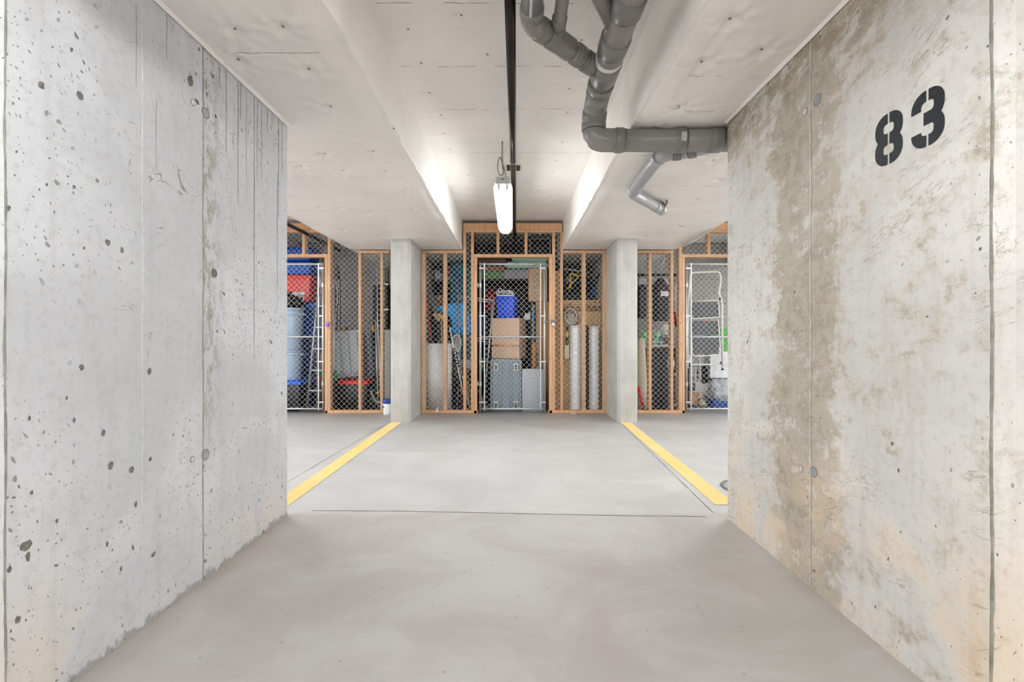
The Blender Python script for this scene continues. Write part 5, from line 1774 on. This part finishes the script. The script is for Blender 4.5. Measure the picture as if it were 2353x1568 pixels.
# ---- right part of the middle locker
M_PLY = plain('e2bd8a', 0.7, 0, 0.08, 4)
t = thing('plywood_panel', 'tan plywood panel with a top rail standing behind the two silver rolls', 'panel', (0.95, 6.46, 0.0))
b = B(); box(b, -0.345, 0.30, 0.0, 0.018, 0.0, Z(700, 6.46), 0.002); obj('sheet', b, M_PLY, t)
b = B(); box(b, -0.345, 0.30, -0.022, 0.03, Z(700, 6.46), Z(690, 6.46), 0.003); obj('top_rail', b, plain('cfa977', 0.7, 0, 0.08, 4), t)
b = B(); box(b, -0.345, 0.30, -0.006, 0.0, Z(716, 6.46), Z(703, 6.46)); obj('dark_gap_strip', b, plain('a98760', 0.75), t)  # darker strip stands for the dark gap below the rail
for px in (1368, 1379):
    p_ = W(px, 694.5, 6.43)
    b = B(); blob(b, 0.014, 0.006, 0.009, px, 0.3, 2, 2, False, p_.x - 0.95, -0.021, p_.z); obj('knot', b, plain('3a2413', 0.8), t)
board('brown corrugated board standing on edge beside the latch post', 'cardboard_sheet', 'cardboard', plain('c09a6c', 0.85, 0, 0.08, 5), X(1264, 6.40), X(1291, 6.40), 6.42, 6.44, 0.0, Z(622, 6.40), 0.002)
# silver wrapped rolls
def roll(label, px0, px1, ptop, y, hexc):
    x, w, z, h = R(px0, px1, ptop, 945, y)
    t = thing('wrapped_roll', label, 'roll', (x, y, 0.0), 0, 'silver wrapped rolls')
    m = plain(hexc, 0.28, 0.1, 0.06, 16, 0.35, 22)
    b = B()
    prof = [(w / 2 * (0.98 + 0.02 * math.sin(k * 1.7)), h * 0.985 * k / 40) for k in range(41)]
    lathe(b, prof, 32); obj('roll_wrap', b, m, t)
    b = B(); lathe(b, [(w / 2 * 0.97, h * 0.975), (w / 2 * 1.02, h * 0.98), (w / 2 * 1.02, h), (w / 2 * 0.55, h + 0.004), (w / 2 * 0.3, h - 0.03)], 28); obj('end_fold', b, plain('dfe1e4', 0.25, 0, 0.1, 20, 0.5, 30), t)
    for zz in (0.22, 0.52, 0.8):
        b = B(); tube(b, [(w / 2 * 1.0 * math.cos(a), w / 2 * 1.0 * math.sin(a), h * zz + 0.02 * math.cos(a)) for a in [2 * PI * k / 24 for k in range(24)]], 0.003, 4, closed=True); obj('tape_band', b, plain('eef0f2', 0.2), t)
roll('wider silver plastic wrapped roll standing behind the round woven snowshoe', 1308.5, 1336, 749, 6.345, 'eef0f3')
roll('narrower silver plastic wrapped roll standing next to the corner stud', 1353, 1376.5, 750, 6.335, 'eef0f3')
board('narrow dark strip standing between the two silver rolls', 'dark_strip', 'board', plain('18181a', 0.6), X(1346, 6.40), X(1352, 6.40), 6.385, 6.40, 0.0, Z(748, 6.40), 0.002)  # dark strip filling the gap beside the narrower roll
# oval woven snowshoe hanging above the first roll
c0 = W(1311.5, 728, 6.38)
t = thing('snowshoe', 'round beige woven snowshoe hanging over the wider silver roll', 'snowshoe', c0)
b = B(); lathe(b, [(0.02, 0.0), (0.098, 0.002), (0.10, 0.006), (0.098, 0.012), (0.02, 0.014)], 36, 1.0, 1.25)
bmesh.ops.rotate(b, cent=(0, 0, 0), matrix=Matrix.Rotation(PI / 2, 3, 'X'), verts=b.verts[:])
m_ = G('woven_cane'); p = m_.obj()
M_CANE = m_.done(m_.mix(m_.ss(m_.noise(p, 120, 3, 0.7), 0.42, 0.6), lin('9b8f83'), lin('d4cabb')), 0.8)
obj('webbing', b, M_CANE, t)
ptube('rim', t, plain('6b6258', 0.6), [(0.101 * math.cos(a), -0.006, 0.126 * math.sin(a)) for a in [2 * PI * k / 36 for k in range(36)]], 0.006, 6, closed=True)
ptube('dark_arch', t, plain('8a7866', 0.8), [(0.055 * math.cos(a), -0.016, 0.01 + 0.075 * math.sin(a)) for a in [-0.35 + (PI + 0.7) * k / 18 for k in range(19)]], 0.011, 6)
b = B(); tube(b, [(0.0, -0.02, 0.05), (0.0, -0.012, 0.05)], 0.014, 10); obj('toe_hole', b, plain('6d5e50', 0.8), t)
ptube('hanging_cord', t, plain('5a5148', 0.8), [(0.0, -0.004, 0.12), (0.0, 0.055, 0.20)], 0.004, 5)
# brush with cream bristles
c0 = W(1302, 824, 6.30)
t = thing('wallpaper_brush', 'cream bristled brush with a black and yellow handle hanging by the wider silver roll', 'brush', c0)
b = B(); box(b, -0.034, 0.034, -0.012, 0.012, 0.0, 0.185, 0.004); obj('bristles', b, plain('e6d9bd', 0.85, 0, 0.12, 60, 0.6, 160), t)
b = B(); box(b, -0.014, 0.02, -0.014, 0.014, 0.185, 0.30, 0.006); obj('ferrule', b, plain('1c1c1d', 0.5), t)
b = B(); box(b, -0.008, 0.022, -0.013, 0.013, 0.30, 0.37, 0.006); obj('handle_sleeve', b, plain('d8d02d', 0.5), t)
b = B(); box(b, -0.008, 0.022, -0.012, 0.012, 0.37, 0.46, 0.006); obj('handle', b, plain('1c1c1d', 0.5), t)
# shovel with yellow D grip
t = thing('snow_shovel', 'snow shovel with a yellow D-shaped grip standing behind the plywood panel', 'shovel', (X(1292, 6.62), 6.60, 0.0))
o_ = Vector(t.location)
P_ = lambda a, c_, yy=6.58: W(a, c_, yy) - o_
b = B(); tube(b, [P_(1292, 900), P_(1309, 660)], 0.016, 10); obj('shaft', b, plain('2b2c2e', 0.5), t)
M_YG = plain('ffcb1e', 0.4)
b = B(); tube(b, [P_(1308, 664), P_(1311, 655), P_(1314, 649)], [0.020, 0.019, 0.014], 10); obj('grip_socket', b, M_YG, t)
b = B(); tube(b, fillet([P_(1312, 652), P_(1309.5, 638), P_(1312.5, 628)], 0.04, 5), 0.009, 8); obj('grip_arm', b, M_YG, t)
b = B(); tube(b, fillet([P_(1313, 652), P_(1324, 643), P_(1330, 634)], 0.05, 5), 0.009, 8); obj('grip_arm', b, M_YG, t)
b = B(); tube(b, [P_(1311.5, 629), P_(1331, 635)], 0.0155, 10); obj('grip_bar', b, M_YG, t)
b = B(); box(b, -0.20, 0.16, -0.02, 0.02, 0.0, 0.30, 0.012); obj('scoop', b, plain('33363a', 0.5), t)
# blue and black extending shaft
t = thing('extension_pole', 'blue and black extension pole slanting behind the plywood panel', 'pole', (X(1310, 6.64), 6.66, 0.0))
o_ = Vector(t.location)
a0, a1, a2 = Vector((0, 0, 0.0)), P_(1363, 662, 6.62), P_(1378, 630, 6.60)
am = a0.lerp(a1, 0.55)
ptube('lower_shaft', t, plain('1b3fa0', 0.4), [a0, a1], 0.017, 10)
ptube('upper_shaft', t, plain('26282c', 0.45), [a1, a2], 0.02, 10)
b = B(); blob(b, 0.035, 0.03, 0.03, 5, 0.1, 1.5, 3, False, a2.x, a2.y, a2.z); obj('joint', b, plain('1a1b1d', 0.45), t)
pole('thin bamboo cane leaning above the narrower silver roll', 'bamboo_cane', 'cane', 'd0a56c', [(X(1369, 6.43), 6.43, 0.0), W(1372, 760, 6.43), W(1378, 634, 6.43)], 0.0065, 6)
shelving('black steel rack behind the plywood panel on the right of the middle locker', 0.64, 1.22, 6.86, 7.40, (0.4, 0.9, 1.4, 1.86), 2.0)
t = thing('chrome_rail', 'chrome curtain rail lying on the black rack behind the snow shovel', 'rail', W(1300, 619, 6.78))
o_ = Vector(t.location)
ptube('rail_tube', t, plain('cfd3d6', 0.2, 0.7), [P_(1296, 618, 6.78), P_(1342, 625, 6.78), P_(1366, 633, 6.78)], 0.011, 8)
ptube('second_tube', t, plain('b6babd', 0.2, 0.7), [P_(1322, 634, 6.80), P_(1364, 636, 6.80)], 0.009, 8)
for px in (1310, 1350):
    pbox('rail_clip', t, plain('4b4d50', 0.4), P_(px, 620, 6.78).x - 0.012, P_(px, 620, 6.78).x + 0.012, -0.014, 0.30, P_(px, 629, 6.78).z - 0.01, P_(px, 629, 6.78).z + 0.005, 0.002)
bag('small clear plastic bag on the rack above the snow shovel', X(1309, 7.0), 6.98, 1.862, 0.055, 0.07, 0.06, 'a7a39b', 61, 0.15, 0.5, 0.5, name='plastic_bag', knot=False)
bag('grey plastic bag on the rack above the bamboo cane', X(1374, 7.05), 7.0, 1.862, 0.06, 0.08, 0.075, '77777a', 63, 0.15, 0.5, 0.5, name='plastic_bag', knot=False)
board('dark storage chest on the black rack behind the snow shovel', 'storage_chest', 'chest', plain('1f1d1c', 0.5), 0.68, 1.18, 6.92, 7.36, 1.405, 1.70, 0.015)
# framed picture seen through the wire above the gate
t = thing('picture_frame', 'pale grey empty picture frame high behind the wire over the gate', 'picture frame', (0.42, 6.97, 2.229))
w, h = 0.33, 0.32
for a in ((-w / 2, -w / 2 + 0.025, 0, h), (w / 2 - 0.025, w / 2, 0, h), (-w / 2, w / 2, 0, 0.025), (-w / 2, w / 2, h - 0.025, h)):
    b = B(); box(b, a[0], a[1], -0.02, 0.0, a[2], a[3], 0.002); obj('frame_bar', b, plain('8a8c91', 0.5), t)
b = B(); box(b, -w / 2 + 0.02, w / 2 - 0.02, -0.006, 0.0, 0.02, h - 0.02); obj('backing', b, plain('2b2c2f', 0.5), t)
# scrap of paper at the sill, white tag on the floor
tag(obj('paper_scrap', (lambda b: (prism(b, [(-0.016, 0.0), (0.022, 0.0), (0.02, 0.07)], 0, 0.004), b)[1])(B()), plain('f0f0ee', 0.7), None, (X(1003, YF - 0.02), YF - 0.022, 0.02)), 'torn white paper scrap stuck on the sill before the white roll', 'paper')
tag(obj('floor_tag', (lambda b: (box(b, -0.032, 0.032, -0.01, 0.01, 0.0, 0.006, 0.001), b)[1])(B()), plain('f0f0ee', 0.7), None, (X(1317, 6.12), 6.11, 0.0)), 'small white tag lying on the floor before the silver rolls', 'paper')

# ================= locker with the white step stool
M_WHITE = plain('eceae4', 0.35, 0, 0.03)
t = thing('step_stool', 'folded white tubular step stool with three dark grey treads behind the gate', 'step stool', (X(1622, 6.42), 6.42, 0.0))
o_ = Vector(t.location)
P_ = lambda a, c_, yy=6.42: W(a, c_, yy) - o_
b = B(); tube(b, fillet([P_(1580.5, 850), P_(1581, 700), P_(1586, 627), P_(1653, 624), P_(1657, 645), P_(1651, 672), P_(1659, 695), P_(1660, 845)], 0.055, 7), 0.0155, 10); obj('main_frame', b, M_WHITE, t)
b = B(); tube(b, fillet([P_(1590, 693, 6.38), P_(1650, 690, 6.38), P_(1654, 729, 6.36), P_(1590, 733, 6.36), P_(1587, 712, 6.37), P_(1590, 693, 6.38)], 0.02, 5), 0.008, 8); obj('tread_frame', b, M_WHITE, t)
b = B(); tube(b, fillet([P_(1588, 733, 6.40), P_(1590, 812, 6.39), P_(1594, 819, 6.39), P_(1652, 817, 6.39), P_(1656, 808, 6.39), P_(1650, 735, 6.40)], 0.03, 5), 0.009, 8); obj('rear_frame', b, M_WHITE, t)
b = B(); tube(b, fillet([P_(1583, 815, 6.44), P_(1586, 838, 6.44), P_(1650, 838, 6.44), P_(1658, 830, 6.44)], 0.04, 5), 0.011, 8); obj('foot_bar', b, M_WHITE, t)
M_TREAD = plain('5d5f62', 0.7, 0, 0.08, 30)
for (a, c_, e, f_, yy) in ((1591, 1651, 694, 731, 6.385), (1591, 1651, 738, 770, 6.415), (1591, 1652, 776, 814, 6.405)):
    p0, p1 = P_(a, f_, yy), P_(c_, e, yy)
    b = B(); prism(b, rrect(p0.x, p1.x, p0.z, p1.z, 0.02, 4), p0.y, p0.y + 0.012, 0.003, 1); obj('tread', b, M_TREAD, t)
for px, py in ((1653, 688), (1655, 835)):
    p0 = P_(px, py, 6.40)
    b = B(); tube(b, [p0 + Vector((0, -0.02, -0.012)), p0 + Vector((0, -0.02, 0.018))], 0.013, 8); obj('pivot_cap', b, plain('2a2a2c', 0.5), t)
for px in (1580.5, 1660):
    p0 = P_(px, 846, 6.42)
    b = B(); tube(b, [p0, p0 + Vector((0, 0, -0.03))], 0.017, 10); obj('rubber_foot', b, plain('37373a', 0.6), t)
b = B(); prism(b, [(-0.012, 0), (0.012, 0), (0.004, 0.02), (-0.004, 0.02)], 0, 0.004); obj('red_tag', b, plain('e2453f', 0.5), t, P_(1620, 741, 6.40))
# things piled under the stool
carton('small cardboard box on the wire cart at the bottom of the gate', X(1597, 6.60), 6.66, Z(930, 6.56), 0.19, 0.2, Z(903, 6.56) - Z(930, 6.56), plain('d7a67c', 0.8), mark=(0.05, 0.12, 0.8, 0.95, '2a2a2a'))
t = thing('wire_cart', 'white wire shopping cart with two wheels under the folded step stool', 'cart', (X(1600, 6.56), 6.56, 0.0))
o_ = Vector(t.location)
P_ = lambda a, c_, yy=6.52: W(a, c_, yy) - o_
M_CART = plain('dedede', 0.4, 0.2)
b = B()
for px in (1584, 1591, 1598, 1605, 1611):
    tube(b, [P_(px, 845), P_(px, 930)], 0.0035, 5)
for py in (846, 862, 880, 900, 930):
    tube(b, [P_(1583, py), P_(1612, py)], 0.004, 5)
for px in (1584, 1611):
    tube(b, [P_(px, 845), P_(px, 845) + Vector((0, 0.24, 0))], 0.004, 5)
    tube(b, [P_(px, 930), P_(px, 930) + Vector((0, 0.24, 0))], 0.004, 5)
obj('wire_basket', b, M_CART, t)
b = B(); tube(b, fillet([P_(1607, 930), P_(1609, 800), P_(1590, 795), P_(1588, 930)], 0.04, 5), 0.008, 8); obj('handle_frame', b, M_CART, t)
for yy in (6.46, 6.72):
    c_ = P_(1616, 930, yy); c_.z = 0.085
    b = B(); tube(b, [c_ + Vector((0.078 * math.cos(a), 0, 0.078 * math.sin(a))) for a in [2 * PI * k / 22 for k in range(22)]], 0.007, 6, closed=True); w_o = obj('wheel', b, plain('2a2a2b', 0.6), t)
    b = B()
    for k in range(5):
        a = k * PI / 5
        tube(b, [c_ + Vector((0.07 * math.cos(a), 0, 0.07 * math.sin(a))), c_ - Vector((0.07 * math.cos(a), 0, 0.07 * math.sin(a)))], 0.0035, 5)
    tube(b, [c_ + Vector((0, -0.012, 0)), c_ + Vector((0, 0.012, 0))], 0.015, 10)
    obj('spoke_hub', b, plain('cfc9b8', 0.4), w_o)
x, w, z, h = R(1636, 1690, 776, 828, 6.74)
carton('bright green printed box leaning at the back beside the step stool', x, 6.92, 0.80, w, 0.16, h + 0.03, plain('4aa83e', 0.5, 0, 0.1, 10), tape_v=False, mark=(0.10, 0.5, 0.08, 0.22, 'eaf5e6'))
x, w, z, h = R(1634, 1695, 827, 874, 6.62)
carton('white flat box with a thin dark border in front of the green box', x + 0.02, 6.80, 0.42, w, 0.20, h + 0.10, plain('e8ebee', 0.5), tape_v=False, mark=(0.0, 1.0, 0.0, 0.03, '55585c'))
tote('blue open crate on the floor at the far right of the gate', X(1668, 6.56), 6.62, 0.0, 0.46, 0.28, Z(921, 6.50), '1c4f9c', '1c4f9c', ribs=0, open_top=True, name='blue_crate')
t = bag('cloudy clear plastic sheet heaped over the blue crate', X(1664, 6.5), 6.56, Z(921, 6.50) - 0.01, 0.215, 0.14, 0.185, 'b3bac2', 71, 0.15, 0.2, 0.25, name='plastic_sheet', cat='plastic sheet', knot=False)
carton('white cardboard box standing between the wire cart and the blue crate', X(1626, 6.62), 6.88, 0.0, 0.22, 0.22, Z(884, 6.62), plain('e4e2dd', 0.6), tape_v=False)
bag('black garbage bag on the white box under the step stool', X(1623, 6.8), 6.86, Z(884, 6.62) + 0.004, 0.11, 0.10, 0.145, '131315', 73, 0.25, 0.4, 0.5, name='garbage_bag')
bag('black leather satchel behind the wire cart', X(1583, 6.95), 7.05, 0.0, 0.10, 0.10, 0.40, '1b1b1e', 75, 0.5, 0.15, 0.1, name='satchel', knot=False)

# narrow part beside the column
t = thing('carpet_roll', 'beige rolled carpet standing against the column end of the locker', 'carpet', (X(1474, 6.40), 6.42, 0.0))
b = B(); lathe(b, [(0.10, 0), (0.095, 0.3), (0.075, 0.75), (0.055, 0.98), (0.03, Z(776, 6.4))], 24, 0.9, 0.8)
obj('outer_turn', b, plain('d3c7ae', 0.95, 0, 0.06, 30, 0.4, 120), t)
b = B(); tube(b, [(0.04 * (k / 16) * math.cos(k * 0.7), 0.03 * (k / 16) * math.sin(k * 0.7), Z(776, 6.4) - 0.004) for k in range(17)], 0.004, 4); obj('rolled_edge', b, plain('b5a88e', 0.95), t)
pole('bright red plastic handle leaning before the beige carpet roll', 'shovel_handle', 'handle', 'e32828', [(X(1480.5, 6.29), 6.29, 0.0), W(1466, 888, 6.30)], 0.019, 10)
board('narrow grey crate behind the beige carpet roll', 'storage_crate', 'crate', plain('4c4f52', 0.6), X(1480, 6.75), X(1496, 6.75), 6.72, 6.95, 0.0, Z(800, 6.75), 0.004)
# shelf with plush toys
M_SHELF = plain('dcdad5', 0.5)
t = thing('shelving_unit', 'small white shelf carrying plush toys above the tall black bag', 'shelf', (X(1500, 6.5), 6.62, 0.0))
zz = Z(792, 6.6)
b = B(); box(b, -0.12, 0.30, 0.0, 0.34, zz - 0.035, zz, 0.004); obj('shelf_board', b, M_SHELF, t)
for xx in (-0.12, 0.275):
    for yy in (0.27, 0.315):
        b = B(); box(b, xx, xx + 0.022, yy, yy + 0.022, 0, zz - 0.002, 0.002); obj('upright', b, plain('8f9092', 0.5), t)
def plush(label, px, py_base, Y, s, hexc, hexbelly, seed):
    p = W(px, py_base, Y)
    t = thing('plush_toy', label, 'toy', (p.x, Y, zz))
    m = plain(hexc, 0.95, 0, 0.12, 40, 0.5, 140)
    b = B(); blob(b, 0.055 * s, 0.05 * s, 0.065 * s, seed, 0.1, 2, 3, True, 0, 0, 0.05 * s); obj('body', b, m, t, ang=3)
    b = B(); blob(b, 0.05 * s, 0.045 * s, 0.045 * s, seed + 1, 0.08, 2, 3, False, 0.008, -0.01, 0.145 * s); obj('head', b, m, t, ang=3)
    b = B(); blob(b, 0.03 * s, 0.018 * s, 0.026 * s, seed + 2, 0.05, 2, 2, False, 0.008, -0.05 * s, 0.13 * s); obj('muzzle', b, plain(hexbelly, 0.95), t, ang=3)
    for sx in (-1, 1):
        b = B(); blob(b, 0.02 * s, 0.012, 0.024 * s, seed + 3, 0.05, 2, 2, False, sx * 0.038 * s + 0.008, 0, 0.19 * s); obj('ear', b, m, t, ang=3)
        b = B(); blob(b, 0.022 * s, 0.03 * s, 0.022 * s, seed + 4, 0.05, 2, 2, False, sx * 0.05 * s, -0.045 * s, 0.03 * s); obj('paw', b, plain(hexbelly, 0.95), t, ang=3)
plush('pale green plush toy by the column end of the white shelf', 1480, 790, 6.66, 1.0, '8ccf8f', 'b9dd9f', 81)
plush('mint and white plush toy in the middle of the white shelf', 1508, 790, 6.66, 1.0, '9fd9b4', 'd9ecc0', 85)
t = thing('goalie_mask', 'white goalie mask propped at the back of the white shelf', 'mask', (X(1527, 6.82), 6.82, zz))
b = B(); blob(b, 0.075, 0.05, 0.115, 91, 0.06, 1.4, 4, True, 0, 0, 0.19); obj('mask_shell', b, plain('dcd8cd', 0.5), t, ang=3)
for dx, dz in ((-0.025, 0.20), (0.028, 0.20), (-0.012, 0.13), (0.014, 0.13)):
    b = B(); blob(b, 0.012, 0.008, 0.009, 3, 0.05, 2, 2, False, dx, -0.05, dz); obj('eye_hole', b, plain('2a2826', 0.7), t, ang=3)
b = B(); box(b, -0.05, 0.05, -0.03, 0.05, 0.0, 0.11, 0.01); obj('chin_stand', b, plain('6e6256', 0.8), t)
t = thing('blue_bottle', 'squat dark blue jug on the white shelf under the goalie mask', 'bottle', (X(1516, 6.66), 6.665, zz))
b = B(); lathe(b, [(0.045, 0), (0.055, 0.01), (0.056, 0.07), (0.03, 0.10), (0.018, 0.108), (0.018, 0.13)], 20); obj('jug_body', b, plain('3c5f8f', 0.3), t)
b = B(); lathe(b, [(0.021, 0.13), (0.021, 0.155), (0.012, 0.16)], 14); obj('cap', b, plain('2b3e5c', 0.5), t)
t = thing('paper_bundle', 'rolled printed newspaper standing on the white shelf', 'newspaper', (X(1501, 6.65), 6.66, zz))
b = B(); lathe(b, [(0.022, 0), (0.024, 0.08), (0.022, 0.165), (0.01, 0.166)], 16); g = G('newsprint'); p = g.obj()
obj('paper_roll', b, g.done(g.mix(g.ss(g.noise(g.vm('MULTIPLY', p, (1, 1, 3)), 110, 2), 0.5, 0.56), lin('dcdad6'), lin('84817d')), 0.8), t)
b = B(); lathe(b, [(0.0242, 0.07), (0.025, 0.07), (0.025, 0.08), (0.0242, 0.08)], 16); obj('rubber_band', b, plain('b5452f', 0.6), t)
t = thing('red_canister', 'small red canister with a white cap behind the first stud past the column', 'canister', (X(1485, 6.64), 6.65, zz))
b = B(); lathe(b, [(0.022, 0), (0.024, 0.004), (0.024, 0.09), (0.014, 0.10)], 14); obj('can_body', b, plain('c02626', 0.4), t)
b = B(); lathe(b, [(0.015, 0.10), (0.015, 0.12), (0.01, 0.122)], 12); obj('cap', b, plain('eeeeee', 0.4), t)
# tall black bag
x, w, z, h = R(1497, 1536, 800, 945, 6.42)
t = thing('golf_bag_cover', 'tall black nylon bag standing under the white shelf', 'bag', (x, 6.50, 0.0))
b = B(); prism(b, rrect(-w / 2, w / 2, 0, zz - 0.05, 0.05, 6), -0.07, 0.10, 0.03, 3)
for v in b.verts:
    v.co.y += 0.012 * mnoise.noise(Vector((v.co.x * 20, 0, v.co.z * 6)))
obj('bag_body', b, plain('1d1e24', 0.5, 0, 0.3, 8, 0.4, 30), t)
for xx in (-0.06, 0.03):
    b = B(); tube(b, [(xx, -0.074, 0.05), (xx + 0.01, -0.076, 0.45), (xx, -0.074, zz - 0.1)], 0.006, 5); obj('seam_piping', b, plain('101013', 0.5), t)
# labelled carton behind stud, pole in the gap
x, w, z, h = R(1527, 1556, 827, 950, 6.66)
carton('dark carton with a red and white label beside the tall black bag', x, 6.80, 0.0, w, 0.16, Z(800, 6.72), plain('232326', 0.6), tape_v=False, mark=(0.05, 0.90, 0.66, 0.80, 'e4e0e0'))
t2 = [o for o in bpy.data.objects if o.get('label', '').startswith('dark carton with a red')][0]
for k in range(2):
    pbox('red_stripe', t2, plain('c63a3a', 0.6), 0.05 * w - w / 2, 0.90 * w - w / 2, -0.083, -0.079, Z(800, 6.72) * (0.655 if k else 0.79), Z(800, 6.72) * (0.675 if k else 0.81))
pole('grey blue telescopic pole with white end caps in the gap before the step stool gate', 'telescopic_pole', 'pole', '6d7c8c', [(X(1551, 6.36), 6.36, 0.0), W(1551.5, 858, 6.36)], 0.013, 10, 0.2, 0.4, (('end_cap', 'e6e6e4', 0.93, 1.0, 0.016), ('foot_cap', 'e6e6e4', 0.12, 0.2, 0.016)))
# hanging clothes on a black rod
t = thing('hanging_rail', 'black hanging rail across the locker between the column and the step stool', 'rail', (X(1505, 6.95), 6.95, Z(632, 6.95)))
b = B(); tube(b, [(-0.36, 0, 0), (0.36, 0, 0)], 0.022, 12); obj('rail_tube', b, plain('141416', 0.5), t)
for sx in (-0.34, 0.34):
    b = B(); box(b, sx - 0.012, sx + 0.012, 0.0, YB - 6.96, -0.012, 0.012, 0.003); obj('wall_bracket', b, plain('3a3b3e', 0.5), t)
def garment(label, px0, px1, py0, py1, Y, hexc, seed, tagged=None):
    x, w, z, h = R(px0, px1, py0, py1, Y)
    t = thing('hanging_garment', label, 'clothing', (x, Y, z))
    b = B()
    n = 36
    rows = []
    for j in range(15):
        k = j / 14
        ww = w / 2 * (0.96 if k < 0.8 else 0.96 - (k - 0.8) * 3.2)
        dd = 0.06 * (1.0 if k < 0.85 else 1.0 - (k - 0.85) * 3)
        row = []
        for i in range(n + 1):
            a = 2 * PI * i / n
            fold = 1 + 0.16 * math.sin(a * 6 + seed) * (1 - 0.6 * k)
            row.append((ww * math.cos(a), dd * math.sin(a) * fold, h * k))
        rows.append(row)
    strip_grid(b, rows)
    bmesh.ops.remove_doubles(b, verts=b.verts[:], dist=1e-5)
    bmesh.ops.recalc_face_normals(b, faces=b.faces[:])
    obj('cloth', b, plain(hexc, 0.55, 0, 0.2, 10), t, ang=2)
    zr = Z(632, 6.95) - z
    b = B(); tube(b, [(0, 0, h)] + arc((0.0, 0, zr + 0.006), 0.026, PI, 0, 8), 0.004, 5); obj('hanger_hook', b, plain('c9c9c7', 0.3, 0.5), t)
    if tagged:
        p0, p1 = W(tagged[0], tagged[3], Y - 0.06), W(tagged[1], tagged[2], Y - 0.06)
        b = B(); box(b, p0.x - x, p1.x - x, -0.078, -0.074, p0.z - z, p1.z - z, 0.001); obj('paper_tag', b, plain('f1f1ef', 0.6), t, rot=(0, 0.05, 0))
    return t
garment('black garment bag with a white paper tag hanging from the black rail', 1499, 1537, 640, 738, 6.95, '1a1a1d', 1, (1514.5, 1533.5, 669.5, 681))
garment('dark grey jacket hanging from the black rail next to the column', 1462, 1490, 655, 732, 6.95, '2b2b33', 2)
garment('white and green shirt hanging in the gap before the step stool gate', 1545, 1560, 648, 718, 6.95, 'cfd6da', 3)
board('long white box on the upper shelf behind the hanging clothes', 'shoe_box', 'box', plain('d5d6d8', 0.6), X(1466, 7.1), X(1541, 7.1), 7.05, 7.3, Z(654, 6.98), Z(641, 7.1), 0.003)
board('wooden support plank under the long white box', 'wall_shelf', 'shelf', plain('77756f', 0.7), X(1464, 7.1), X(1543, 7.1), 7.04, YB - 0.02, Z(654, 6.98) - 0.025, Z(654, 6.98) - 0.001, 0.003)
bag('folded blue cloth hanging under the long white box by the column', X(1478, 7.0), 6.99, Z(662, 6.98) - 0.03, 0.07, 0.03, 0.05, '2b62b8', 95, 0.8, 0.2, 0.2, name='folded_cloth', cat='cloth', knot=False)
t = thing('wire_hanger', 'bent white wire hanger hooked above the garment bag', 'hanger', W(1520, 612, 6.95))
o_ = Vector(t.location)
P_ = lambda a, c_, yy=6.95: W(a, c_, yy) - o_
ptube('hook_wire', t, plain('dededc', 0.3, 0.3), fillet([P_(1519, 628), P_(1520, 612), P_(1526, 594), P_(1529, 592), P_(1528, 598), P_(1520, 614)], 0.03, 5), 0.0035, 5)
t = thing('wire_rack', 'bent white wire rack hooked on the rail next to the column', 'rack', W(1470, 615, 6.93))
o_ = Vector(t.location)
P_ = lambda a, c_, yy=6.93: W(a, c_, yy) - o_
for pts in ([(1468, 632), (1468, 604), (1473, 594), (1475, 600), (1472, 632)], [(1466, 612), (1480, 620), (1484, 632)]):
    ptube('rack_wire', t, plain('dededc', 0.3, 0.3), fillet([P_(*q) for q in pts], 0.03, 4), 0.004, 5)
t = thing('umbrella', 'dark red folded umbrella hanging in the gap before the step stool gate', 'umbrella', (X(1552, 6.94), 6.94, Z(752, 6.94)))
b = B(); tube(b, [(0.02, 0, 0.0), (0.015, 0, 0.02), (-0.02, 0, 0.27), (-0.022, 0, 0.30)], [0.008, 0.02, 0.018, 0.008], 10); obj('canopy', b, plain('a61a24', 0.5), t)
b = B(); tube(b, [(-0.022, 0, 0.29), (-0.028, 0, 0.37)] + arc((-0.012, 0, 0.37), 0.016, PI, 0, 6), 0.005, 6); obj('crook_handle', b, plain('2a2320', 0.5), t)
ptube('hanging_cord', t, plain('3a3432', 0.8), [(-0.012, 0, 0.385), (-0.012, 0.006, Z(632, 6.95) - Z(752, 6.94) - 0.015)], 0.003, 5)
